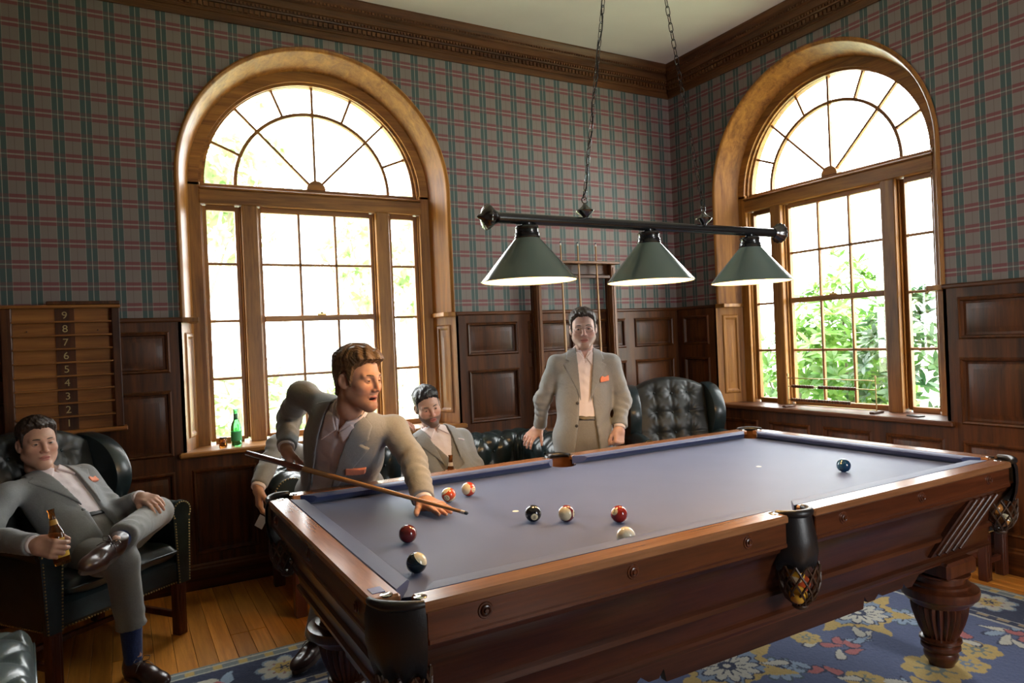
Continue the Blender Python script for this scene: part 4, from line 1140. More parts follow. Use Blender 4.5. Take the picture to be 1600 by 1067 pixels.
# ------------------------------------------------------------------ small things on the sills
def glass_bottle_mat(name, col, rough=.05):
    t = NT(name); t.set(Roughness=rough, Transmission_Weight=.85, IOR=1.45); t.b.inputs['Base Color'].default_value = col; return t.m
GREENG = glass_bottle_mat('green glass', (.10, .55, .18, 1)); AMBER = glass_bottle_mat('amber glass', (.30, .10, .015, 1))
o = empty('green_bottle', (-3.762, .085, ZS+.004)); tag(o, 'green glass bottle standing on the left window sill', 'bottle')
MB().lathe([(0, 0), (.030, 0), (.033, .006), (.033, .115), (.030, .135), (.016, .165), (.0125, .185), (.0125, .225), (.0145, .227), (.0145, .236), (.010, .236)], 24).build('body', GREENG, o, 40)
MB().lathe([(.0338, .03), (.0338, .09)], 24).build('label', mat('green label', (.05, .35, .12, 1), .5), o, 60)
MB().lathe([(.0135, .165), (.0138, .205)], 16).build('neck_foil', mat('neck foil', (.10, .22, .12, 1), .35, .4), o, 60)
o = empty('brown_jar', (-3.845, .075, ZS+.004)); tag(o, 'small amber glass jar beside the green bottle on the sill', 'jar')
MB().lathe([(0, 0), (.022, 0), (.025, .005), (.025, .040), (.020, .048), (.020, .052)], 20).build('body', AMBER, o, 40)
MB().lathe([(0, .062), (.021, .062), (.022, .058), (.022, .050)][::-1], 20).build('lid', OAKD['z'], o, 40)
def counter():
    o = empty('bead_counter', (.055, -1.48, ZS+.004)); off = (.055, -1.48, ZS+.004); tag(o, 'brass wire bead counter standing on the right window sill', 'counter')
    B = lambda n, mb, m, sm=40: mb.build(n, m, o, sm, off)
    z0 = ZS+.004; x = .055
    for y in (-1.125, -1.835):
        B('post', MB().lathe([(0, z0), (.004, z0), (.004, z0+.235), (.007, z0+.238), (.007, z0+.250), (.003, z0+.256), (0, z0+.262)], 12, (x, y, 0)), BRASS)
        B('foot', MB().box(x-.06, x+.06, y-.018, y+.018, z0, z0+.016, .005), OAKD['x'])
    dk = wood('counter beads', (.04, .014, .006, 1), (.16, .06, .02, 1), 'y')
    for z, spans in ((z0+.222, []), (z0+.160, [(-1.16, -1.36), (-1.39, -1.70)]), (z0+.058, [(-1.15, -1.66)]), (z0+.020, [])):
        r_ = B('rod', MB().tube([(x, -1.125, z), (x, -1.835, z)], .0035, 8), BRASS)
        for a, b in spans:
            k = int(abs(b-a)/.0215)
            for i in range(k):
                y = a-(i+.5)*.0215
                MB().lathe([(.0036, -.0103), (.010, -.0095), (.0125, -.004), (.0125, .004), (.010, .0095), (.0036, .0103)], 10, (x, y, z), 'y').build('bead', dk, r_, 40, off)
counter()
o = MB().box(-.05, .05, -.028, .028, 0, .008, .003).build('black_tray', BLACKL, None, 30); o.location = (.055, -2.10, ZS+.0042); o.rotation_euler = (0, 0, 1.3)
tag(o, 'small flat black case lying at the end of the right window sill', 'case')
JOINTS = {
 'L': {'head': (-4.768, -0.589, 1.048), 'neck': (-4.742, -0.535, 0.872), 'pelvis': (-4.535, -0.791, 0.547), 'sr': (-4.886, -0.730, 0.831), 'sl': (-4.590, -0.461, 0.840), 'er': (-4.950, -0.913, 0.686), 'wr': (-4.735, -1.252, 0.697), 'hr': (-4.637, -1.377, 0.685), 'el': (-4.451, -0.655, 0.669), 'wl': (-4.339, -0.832, 0.758), 'hl': (-4.258, -0.948, 0.742), 'kl': (-4.264, -0.760, 0.659), 'al': (-4.447, -1.277, 0.664), 'tl': (-4.552, -1.470, 0.661), 'kr': (-4.428, -1.151, 0.539), 'ar': (-4.389, -1.151, 0.110), 'tr': (-4.213, -1.412, 0.085)},
 'S': {'head': (-3.576, -2.019, 1.328), 'neck': (-3.595, -1.929, 1.185), 'pelvis': (-3.533, -1.426, 0.740), 'sr': (-3.706, -1.613, 1.257), 'sl': (-3.400, -1.901, 1.100), 'er': (-3.715, -1.356, 1.142), 'wr': (-3.774, -1.552, 1.021), 'hr': (-3.760, -1.618, 0.965), 'el': (-3.374, -2.066, 0.977), 'wl': (-3.419, -2.259, 0.860), 'hl': (-3.381, -2.430, 0.841), 'kl': (-3.360, -1.620, 0.450), 'al': (-3.300, -1.500, 0.090), 'tl': (-3.300, -1.720, 0.000), 'kr': (-3.600, -1.600, 0.450), 'ar': (-3.642, -1.393, 0.090), 'tr': (-3.772, -1.533, 0.000)},
 'T': {'head': (-1.865, -1.159, 1.508), 'neck': (-1.839, -1.117, 1.346), 'pelvis': (-1.859, -1.108, 0.847), 'sr': (-1.990, -1.032, 1.288), 'sl': (-1.689, -1.202, 1.282), 'er': (-2.040, -0.924, 1.063), 'wr': (-2.007, -0.817, 0.868), 'hr': (-1.989, -0.805, 0.771), 'el': (-1.635, -1.233, 1.047), 'wl': (-1.722, -1.300, 0.883), 'hl': (-1.764, -1.322, 0.802), 'kl': (-1.620, -1.220, 0.440), 'al': (-1.600, -1.120, 0.090), 'tl': (-1.660, -1.320, 0.000), 'kr': (-1.850, -1.100, 0.440), 'ar': (-1.840, -1.000, 0.090), 'tr': (-1.920, -1.200, 0.000)},
 'M': {'head': (-2.683, -0.549, 1.052), 'neck': (-2.646, -0.525, 0.881), 'pelvis': (-2.596, -0.739, 0.525), 'sr': (-2.816, -0.521, 0.803), 'sl': (-2.446, -0.546, 0.819), 'er': (-2.860, -0.658, 0.621), 'wr': (-2.738, -0.865, 0.544), 'hr': (-2.705, -0.976, 0.547), 'el': (-2.438, -0.712, 0.646), 'wl': (-2.587, -0.858, 0.615), 'hl': (-2.652, -0.890, 0.652), 'kl': (-2.420, -1.200, 0.500), 'al': (-2.450, -1.220, 0.090), 'tl': (-2.520, -1.420, 0.000), 'kr': (-2.660, -1.140, 0.500), 'ar': (-2.680, -1.160, 0.090), 'tr': (-2.740, -1.360, 0.000)},
 'H': {'head': (-3.232, -0.733, 0.923), 'neck': (-3.280, -0.672, 0.816), 'pelvis': (-3.200, -0.660, 0.530), 'sr': (-3.500, -0.470, 0.830), 'sl': (-3.160, -0.360, 0.860), 'er': (-3.657, -0.712, 0.931), 'wr': (-3.799, -0.908, 0.741), 'hr': (-3.787, -0.961, 0.649), 'el': (-3.030, -0.220, 0.900), 'wl': (-2.843, -0.299, 0.922), 'hl': (-2.746, -0.307, 0.930), 'kl': (-3.120, -0.980, 0.500), 'al': (-3.080, -1.040, 0.090), 'tl': (-3.080, -1.240, 0.000), 'kr': (-3.360, -0.980, 0.500), 'ar': (-3.380, -1.040, 0.090), 'tr': (-3.400, -1.240, 0.000)},
}
# ------------------------------------------------------------------ people: signed distance modelling
def norm(v): v = np.asarray(v, float); return v/(np.linalg.norm(v)+1e-12)
def frame(fwd, up):
    """columns: right, forward, up (right handed)"""
    f = norm(fwd); u = np.asarray(up, float); u = norm(u-f*(u@f)); r = np.cross(f, u); return np.stack([r, f, u], 1)
class Field:
    def __init__(s, lo, hi, res):
        s.lo = np.asarray(lo, float); s.res = res; s.n = np.ceil((np.asarray(hi)-s.lo)/res).astype(int)+1
        s.ax = [(s.lo[i]+res*np.arange(s.n[i])).astype(np.float32) for i in range(3)]
        s.d = np.full(s.n, 1e2, np.float32)
    def win(s, lo, hi):
        sl = []; co = []
        for i in range(3):
            a = int(np.clip(math.floor((lo[i]-s.lo[i])/s.res), 0, s.n[i])); b = int(np.clip(math.ceil((hi[i]-s.lo[i])/s.res)+1, 0, s.n[i]))
            sl.append(slice(a, b)); co.append(s.ax[i][a:b])
        return tuple(sl), (co[0][:, None, None], co[1][None, :, None], co[2][None, None, :])
    def add(s, prim, k=.0, sub=False, pad=.05):
        f, lo, hi = prim; p = pad+k
        sl, (X, Y, Z) = s.win(np.asarray(lo)-p, np.asarray(hi)+p)
        if any(x.stop <= x.start for x in sl): return s
        v = f(X, Y, Z); d = s.d[sl]
        if sub: s.d[sl] = smax(d, -v, k)
        else: s.d[sl] = smin(d, v, k)
        return s
    def full(s, f): s.d = f(s.d, s.ax[0][:, None, None], s.ax[1][None, :, None], s.ax[2][None, None, :]).astype(np.float32); return s
    def mesh(s):
        d = s.d; S = d < 0
        c = np.zeros(tuple(np.array(d.shape)-1), np.uint8)
        for i in (0, 1):
            for j in (0, 1):
                for k in (0, 1): c += S[i:d.shape[0]-1+i, j:d.shape[1]-1+j, k:d.shape[2]-1+k]
        act = (c > 0) & (c < 8); ids = np.argwhere(act)
        if len(ids) == 0: return np.zeros((0, 3)), np.zeros((0, 4), int)
        imap = np.full(act.shape, -1, np.int64); imap[act] = np.arange(len(ids))
        acc = np.zeros((len(ids), 3)); cnt = np.zeros(len(ids))
        I = ids.T
        corner = lambda o: d[I[0]+o[0], I[1]+o[1], I[2]+o[2]]
        for a in range(3):
            b, c_ = (a+1) % 3, (a+2) % 3
            for p in (0, 1):
                for q in (0, 1):
                    o0 = [0, 0, 0]; o0[b] = p; o0[c_] = q; o1 = list(o0); o1[a] = 1
                    d0, d1 = corner(o0), corner(o1); m = (d0 < 0) != (d1 < 0)
                    t = np.where(m, d0/np.where(np.abs(d0-d1) < 1e-9, 1e-9, d0-d1), 0)
                    pt_ = np.zeros((len(ids), 3)); pt_[:, b] = p; pt_[:, c_] = q; pt_[:, a] = t
                    acc[m] += pt_[m]; cnt[m] += 1
        V = (ids+acc/np.maximum(cnt, 1)[:, None])*s.res+s.lo
        Fs = []
        for a in range(3):
            b, c_ = (a+1) % 3, (a+2) % 3
            sl0 = [slice(None)]*3; sl1 = [slice(None)]*3; sl0[a] = slice(0, -1); sl1[a] = slice(1, None)
            s0, s1 = S[tuple(sl0)], S[tuple(sl1)]; e = np.argwhere(s0 != s1)
            ok = (e[:, b] > 0) & (e[:, c_] > 0) & (e[:, b] < d.shape[b]-1) & (e[:, c_] < d.shape[c_]-1); e = e[ok]
            flip = s0[tuple(e.T)]
            q = []
            for (p, r) in ((0, 0), (1, 0), (1, 1), (0, 1)):
                g = e.copy(); g[:, b] -= 1-p; g[:, c_] -= 1-r; q.append(imap[tuple(g.T)])
            q = np.stack(q, 1); q[~flip] = q[~flip][:, ::-1]; Fs.append(q[(q >= 0).all(1)])
        return V, np.concatenate(Fs)
def smin(a, b, k):
    if k <= 0: return np.minimum(a, b)
    h = np.maximum(k-np.abs(a-b), 0)/k; return np.minimum(a, b)-h*h*k*.25
def smax(a, b, k): return -smin(-a, -b, k)
def rcone(a, b, ra, rb, cut=None, wr=None):
    """tapered capsule; cut=(point, normal) removes the side the normal points to; wr = wrinkle amplitude"""
    a = np.asarray(a, float); b = np.asarray(b, float); r = max(ra, rb)
    ba = b-a; L = np.linalg.norm(ba)+1e-9; u = ba/L
    o = norm(np.cross(u, (0.31, .2, .93))); w = np.cross(u, o)
    def f(X, Y, Z):
        x, y, z = X-a[0], Y-a[1], Z-a[2]
        t = (x*u[0]+y*u[1]+z*u[2])/L; tc = np.clip(t, 0, 1)
        q = (x-ba[0]*tc)**2+(y-ba[1]*tc)**2+(z-ba[2]*tc)**2
        d = np.sqrt(q)-(ra+(rb-ra)*tc)
        if wr:
            A, per, c0, wd = wr
            an = np.arctan2(x*w[0]+y*w[1]+z*w[2], x*o[0]+y*o[1]+z*o[2])
            s_ = t*L; ph = 5*c0+L*40; m1 = .5+.5*np.sin(an+ph); m2 = .5+.5*np.sin(an*1.0+ph+2.6)
            d = d-A*(np.sin(6.283*s_/per+1.5*an+ph)*m1**1.5+.8*np.sin(6.283*s_/(per*1.37)-1.7*an+ph*2)*m2**2)*np.exp(-((t-c0)/wd)**2)
        if cut is not None:
            c0_, n_ = np.asarray(cut[0]), norm(cut[1]); d = np.maximum(d, (X-c0_[0])*n_[0]+(Y-c0_[1])*n_[1]+(Z-c0_[2])*n_[2])
        return d
    return f, np.minimum(a, b)-r, np.maximum(a, b)+r
def ell(c, r, R=None):
    c = np.asarray(c, float); r = np.asarray(r, float); m = r.max()
    def f(X, Y, Z):
        x, y, z = X-c[0], Y-c[1], Z-c[2]
        if R is not None: x, y, z = (x*R[0, i]+y*R[1, i]+z*R[2, i] for i in range(3))
        k0 = np.sqrt((x/r[0])**2+(y/r[1])**2+(z/r[2])**2); k1 = np.sqrt((x/r[0]**2)**2+(y/r[1]**2)**2+(z/r[2]**2)**2)
        return k0*(k0-1)/np.maximum(k1, 1e-6)
    e = r if R is None else np.array([m]*3)
    return f, c-e, c+e
def rbox(c, h, r):
    c = np.asarray(c, float); h = np.asarray(h, float)
    def f(X, Y, Z):
        q = [np.abs(v-c[i])-h[i]+r for i, v in enumerate((X, Y, Z))]
        return np.sqrt(sum(np.maximum(v, 0)**2 for v in q))+np.minimum(np.maximum(q[0], np.maximum(q[1], q[2])), 0)-r
    return f, c-h, c+h
def poly2(P, X, Z):
    P = np.asarray(P, float); n = len(P); d = None; s = None
    for i in range(n):
        j = (i-1) % n; e = P[j]-P[i]; wx, wz = X-P[i][0], Z-P[i][1]
        t = np.clip((wx*e[0]+wz*e[1])/(e@e+1e-12), 0, 1); q = (wx-e[0]*t)**2+(wz-e[1]*t)**2
        d = q if d is None else np.minimum(d, q)
        c1 = Z >= P[i][1]; c2 = Z < P[j][1]; c3 = e[0]*wz > e[1]*wx
        fl = (c1 & c2 & c3) | (~c1 & ~c2 & ~c3); s = fl if s is None else s ^ fl
    return np.where(s, -1, 1)*np.sqrt(d)
def sobj(name, VF, m, parent, off, R=None, t=None, col=None):
    V, F = VF
    if len(V) == 0: return None
    C = col(V) if col is not None else None
    if R is not None: V = V@np.asarray(R).T+np.asarray(t)
    me = bpy.data.meshes.new(name); P = (V-np.asarray(off)).astype(np.float32)
    me.vertices.add(len(P)); me.vertices.foreach_set('co', P.ravel()); me.loops.add(F.size); me.loops.foreach_set('vertex_index', F.ravel().astype(np.int32))
    me.polygons.add(len(F)); me.polygons.foreach_set('loop_start', (np.arange(len(F))*4).astype(np.int32)); me.polygons.foreach_set('loop_total', np.full(len(F), 4, np.int32))
    me.update(); me.validate(); me.shade_smooth()
    if C is not None:
        ca = me.color_attributes.new('Col', 'FLOAT_COLOR', 'POINT'); ca.data.foreach_set('color', np.concatenate([C, np.ones((len(C), 1))], 1).ravel().astype(np.float32))
    if m is not None: me.materials.append(m)
    return link(bpy.data.objects.new(name, me), parent)
def join(parts):
    V = []; F = []; C = []; b = 0
    for (v, f, c) in parts: V.append(v); F.append(f+b); C.append(c); b += len(v)
    return (np.concatenate(V), np.concatenate(F)), np.concatenate(C)

def skin_mat(name):
    t = NT(name); at = t.n('ShaderNodeAttribute', attribute_name='Col'); tc = t.n('ShaderNodeTexCoord')
    nz = t.n('ShaderNodeTexNoise', i_Scale=60., i_Detail=4.); t.l(tc.outputs['Object'], nz.inputs[0])
    h = t.n('ShaderNodeHueSaturation'); t.l(at.outputs['Color'], h.inputs['Color']); t.l(t.math('ADD', t.math('MULTIPLY', nz.outputs[0], .3), .85), h.inputs['Value'])
    t.l(h.outputs[0], t.b.inputs['Base Color']); t.set(Roughness=.48, Specular_IOR_Level=.4, Subsurface_Weight=.12, Subsurface_Scale=.01)
    t.bump(nz.outputs[0], .08, .002); return t.m
SKINM = skin_mat('skin')
def fabric(name, c, amt=.10, rough=.8, wscale=900., sheen=.25):
    t = NT(name); tc = t.n('ShaderNodeTexCoord')
    nz = t.n('ShaderNodeTexNoise', i_Scale=240., i_Detail=3.); t.l(tc.outputs['Object'], nz.inputs[0])
    t.l(t.ramp(nz.outputs[0], [(.3, tuple(x*(1-amt) for x in c[:3])+(1,)), (.7, tuple(x*(1+amt) for x in c[:3])+(1,))]), t.b.inputs['Base Color'])
    t.set(Roughness=rough, Sheen_Weight=sheen, Specular_IOR_Level=.25)
    lo = t.n('ShaderNodeTexNoise', i_Scale=9., i_Detail=3., i_Distortion=.6); t.l(tc.outputs['Object'], lo.inputs[0]); t.bump(lo.outputs[0], .35, .02)
    return t.m
SUIT = fabric('grey suit wool', (.225, .230, .230, 1)); TROU = fabric('grey trouser wool', (.200, .192, .175, 1))
SHIRT = fabric('pale pink shirt', (.74, .66, .67, 1), .02, .7); CORAL = fabric('coral pocket square', (.75, .24, .13, 1), .08)
SHOE = mat('brown shoe leather', (.045, .018, .012, 1), .3, noise=(30., .25), Coat_Weight=.3); SOLE = mat('shoe sole', (.10, .07, .055, 1), .6)
SOCK = fabric('navy argyle sock', (.018, .035, .12, 1), .4)
BTN = mat('horn button', (.03, .028, .025, 1), .35)
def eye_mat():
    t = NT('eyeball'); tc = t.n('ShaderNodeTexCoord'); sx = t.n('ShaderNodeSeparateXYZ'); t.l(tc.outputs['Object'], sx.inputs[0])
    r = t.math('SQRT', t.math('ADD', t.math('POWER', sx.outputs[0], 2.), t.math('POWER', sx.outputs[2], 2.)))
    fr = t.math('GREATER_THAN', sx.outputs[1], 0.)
    c = t.ramp(t.math('MULTIPLY', r, 100.), [(0, (.004, .004, .004, 1)), (.26, (.07, .045, .025, 1)), (.58, (.32, .28, .26, 1))], True)  # whites darkened to stand in for shade from the lids
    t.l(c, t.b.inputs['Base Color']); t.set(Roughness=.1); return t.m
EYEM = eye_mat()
def hairmat(name, c):
    t = NT(name); tc = t.n('ShaderNodeTexCoord'); mp = t.n('ShaderNodeMapping'); mp.inputs['Scale'].default_value = (260, 40, 120); t.l(tc.outputs['Object'], mp.inputs[0])
    nz = t.n('ShaderNodeTexNoise', i_Scale=1., i_Detail=3., i_Distortion=.4); t.l(mp.outputs[0], nz.inputs[0])
    t.l(t.ramp(nz.outputs[0], [(.3, tuple(x*.55 for x in c[:3])+(1,)), (.7, tuple(x*1.5 for x in c[:3])+(1,))]), t.b.inputs['Base Color'])
    t.set(Roughness=.42, Specular_IOR_Level=.5); t.bump(nz.outputs[0], .7, .004); return t.m

# ---- head in its own frame: x right, y forward, z up, origin between the ears at eye level
def head_field(o):
    jaw = o.get('jaw', 1.); F = Field((-.105, -.125, -.185), (.105, .135, .135), .0026)
    A = F.add
    A(ell((0, -.014, .032), (.076, .097, .087)))
    A(ell((0, .026, -.030), (.063*jaw, .066, .082)), .03)
    for s in (-1, 1):
        A(rcone((s*.052*jaw, .004, -.060), (s*.012, .068, -.104), .021, .019), .035)
        A(ell((s*.043, .056, -.026), (.021, .022, .019)), .025)
    A(ell((0, .072, -.103), (.021, .018, .016)), .02)
    for s in (-1, 1):
        A(rcone((s*.010, .087, .019), (s*.046, .070, .019), .0085, .007), .016)
        A(ell((s*.031, .097, -.001), (.0175, .020, .0125)), .012, True)
        A(ell((s*.031, .0735, .0), (.0155, .0145, .0125)), .004)
        # eye slit
        A(ell((s*.031, .0865, -.0008), (.0125, .012, o.get('eye', .0033))), .001, True)
    A(rcone((0, .090, .010), (0, .1075, -.033), .0075, .0105), .012)
    for s in (-1, 1): A(ell((s*.0115, .096, -.038), (.0085, .011, .0075)), .006)
    # mouth
    if o.get('open'):
        A(ell((0, .084, -.0735), (.022, .020, .0085)), .004, True)
        A(rcone((-.021, .080, -.064), (.021, .080, -.064), .0055, .0055), .006); A(ell((0, .088, -.0645), (.017, .008, .0048)), .005)
        A(ell((0, .084, -.0845), (.019, .009, .0058)), .006)
    else:
        A(ell((0, .0845, -.0655), (.023, .0085, .0055)), .006); A(ell((0, .0835, -.0765), (.020, .0085, .0062)), .006)
        A(rcone((-.024, .0875, -.0708), (.024, .0875, -.0708), .0022, .0022), .003, True)
        A(rcone((0, .0945, -.0708), (0, .0955, -.0708), .003, .003), .003, True)
    for s in (-1, 1):
        R = frame((s*.35, -.94, 0), (0, -.15, 1))
        A(ell((s*.079, -.012, -.008), (.0075, .0195, .031), np.stack([norm((1, s*.35, 0)), norm((-s*.35, 1, .2)), norm((0, -.2, 1))], 1)), .006)
        A(ell((s*.087, -.008, -.004), (.0065, .0105, .017)), .004, True)
    A(rcone((0, -.030, -.055), (0, -.038, -.120), .055*o.get('nk', 1), .055*o.get('nk', 1)), .03)
    return F
def head_color(o):
    sk = np.array(o.get('skin', (.50, .285, .200))); lip = np.array((.40, .13, .11)); st = np.array(o.get('stub', sk*.75)); redd = sk*np.array((1.08, .82, .80))
    def f(V):
        C = np.tile(sk, (len(V), 1)); x, y, z = V.T
        def blend(w, c):
            nonlocal C
            C = C*(1-w[:, None])+np.asarray(c)*w[:, None]
        blend(.5*np.exp(-((np.abs(x)-.042)**2+(z+.030)**2)/.0006)*(y > .03), redd); blend(.5*np.exp(-(x**2/.0003+(z+.032)**2/.0006))*(y > .08), redd)
        zb = np.interp(y, [-.03, .005, .02, .045, .07, .085, .12], [.0, -.005, -.022, -.046, -.052, -.046, -.044]); w = np.clip((zb-z)/.012, 0, 1)*np.clip((y+.002)/.014, 0, 1)*np.clip((z+.145)/.02, 0, 1)*o.get('stubw', .35)
        w = np.where((z > -.052) & (np.abs(x) < .03), w*.75, w)*(.82+.18*np.sin(x*900)*np.sin(z*800+y*500)); blend(w, st)
        wl = ((x/.023)**2+((z+.071)/.0125)**2 < 1) & (y > .070); blend(.8*wl, lip)
        if o.get('open'): blend(1.0*(((x/.020)**2+((z+.0735)/.007)**2 < 1) & (y < .082) & (y > .05)), (.03, .008, .008))
        return C
    return f
def hair_field(F0, o):
    H = Field(F0.lo-.036, F0.lo+np.array([.21, .26, .32])+.036, .0026)
    # resample head distance into the padded grid
    pad = int(round(.036/.0026)); H.d[:] = .2
    n = F0.d.shape; m = [min(n[i], H.d.shape[i]-pad) for i in range(3)]
    sk = [ell((0, -.014, .032), (.076, .097, .087)), ell((0, .026, -.030), (.063, .066, .082))]
    X, Y, Z = (H.ax[0][:, None, None], H.ax[1][None, :, None], H.ax[2][None, None, :])
    d = smin(sk[0][0](X, Y, Z), sk[1][0](X, Y, Z), .03); d = smin(d, rcone((0, -.030, -.055), (0, -.042, -.165), .056, .060)[0](X, Y, Z), .03)
    top, side, front = o.get('top', .022), o.get('side', .007), o.get('front', .03)
    up = np.clip((Z-.03)/.06, 0, 1); fr = np.clip((Y-.0)/.08, 0, 1)*np.clip((Z-.06)/.03, 0, 1)
    th = side+(top-side)*up**1.2+(front-top)*fr
    sx_ = o.get('sweep', .4)
    lock = np.sin(90*(X+sx_*Y)+8*np.sin(30*Y+10*Z))*.5+np.sin(170*(X*.8+.5*Y)+5*Z)*.3
    th = th*(1+.20*lock*up)+.0008*lock*(1-up)
    ys = np.array([-.14, -.09, -.055, -.040, -.024, -.006, .010, .018, .026, .036, .052, .070, .10, .14]); rec = o.get('recede', 0.)
    zs = np.array([-.085, -.085, -.070, -.030, .020, .028, .010, -.034, -.030, .040, .056+rec*.4, .070+rec, .074+rec*.6, .074])
    zl = np.interp(Y.ravel(), ys, zs)[None, :, None]
    zl = zl+.010*np.clip(1-(X/.028)**2, 0, 1)*(Y > .05)*(-1 if rec > 0 else 0)
    tp = o.get('taper', .020); w = np.clip((Z-zl+.0015*np.sin(X*420)+.002*np.sin(X*190+Y*90))/tp, 0, 1); w = w*w*(3-2*w)
    lockf = np.sin(310*(X+sx_*Y)+6*np.sin(60*Z+40*Y))*.0011
    th = -.004+(th+.004+lockf)*w**.6
    H.d = np.maximum(d-th, (zl-.012-Z)*.8).astype(np.float32)
    return H
def beard_field(o):
    H = Field((-.09, -.03, -.16), (.09, .125, .0), .0026); X, Y, Z = (H.ax[0][:, None, None], H.ax[1][None, :, None], H.ax[2][None, None, :])
    B = head_field(dict(o)); 
    i0 = np.round((H.lo-B.lo)/.0026).astype(int); n = H.d.shape
    B2 = B.d[i0[0]:i0[0]+n[0], i0[1]:i0[1]+n[1], i0[2]:i0[2]+n[2]]
    H.d = H.d[:B2.shape[0], :B2.shape[1], :B2.shape[2]]; H.n = np.array(H.d.shape); H.ax = [H.ax[k][:H.n[k]] for k in range(3)]
    X, Y, Z = (H.ax[0][:, None, None], H.ax[1][None, :, None], H.ax[2][None, None, :])
    H.lo = B.lo+i0*.0026; H.ax = [(H.lo[k]+.0026*np.arange(H.n[k])).astype(np.float32) for k in range(3)]
    zl = np.interp(Y.ravel(), [-.03, .005, .02, .045, .07, .085, .12], [.0, -.01, -.03, -.055, -.058, -.050, -.046])[None, :, None]
    cut = np.maximum((Z-zl)*.9, -(Y-.006)); lips = ((X/.025)**2+((Z+.071)/.0125)**2-1)*.010
    cut = np.maximum(cut, -lips)
    cut = np.maximum(cut, -(Z+.125))
    H.d = smax(B2-o.get('beard', .003)*(1+.5*np.sin(X*700)*np.sin(Z*600)), cut, .004).astype(np.float32); return H

def hand_field(side, curl, thumb, spread=.10, flat=0.):
    F = Field((-.11, -.055, -.115), (.11, .205, .06), .0030); A = F.add; s = side
    A(rcone((0, -.012, .0), (0, .015, 0), .026, .027)); A(rbox((0, .052, 0), (.040, .048, .0135), .013), .02)
    A(ell((-s*.024, .035, -.010), (.018, .030, .014)), .012)
    L = (.072, .080, .075, .058); bx = (-.029, -.0095, .0105, .0290)
    for i in range(4):
        p = np.array((s*bx[i], .092-(.008 if i == 3 else 0)-(.003 if i == 0 else 0), .001)); sp = (i-1.3)*spread*s; a = 0.
        for j, fr in enumerate((.46, .30, .24)):
            a += curl[i][j]; d = np.array((math.sin(sp)*math.cos(a), math.cos(sp)*math.cos(a), -math.sin(a))); q = p+d*L[i]*fr
            r0 = (.0098, .0088, .0080)[j]*(.9 if i == 3 else 1); r1 = (.0090, .0082, .0068)[j]*(.9 if i == 3 else 1)
            A(rcone(p, q, r0, r1), .004 if j else .010); p = q
    p = np.array((-s*.026, .022, -.006)); d = norm((-s*thumb[0], thumb[1], thumb[2]))
    for j, (l, r0, r1) in enumerate(((.042, .0150, .0115), (.032, .0112, .0100), (.026, .0100, .0078))):
        q = p+d*l; A(rcone(p, q, r0, r1), .010 if j == 0 else .004); p = q; d = norm(d+np.array((s*thumb[3], .12, -.05*thumb[3])))
    return F
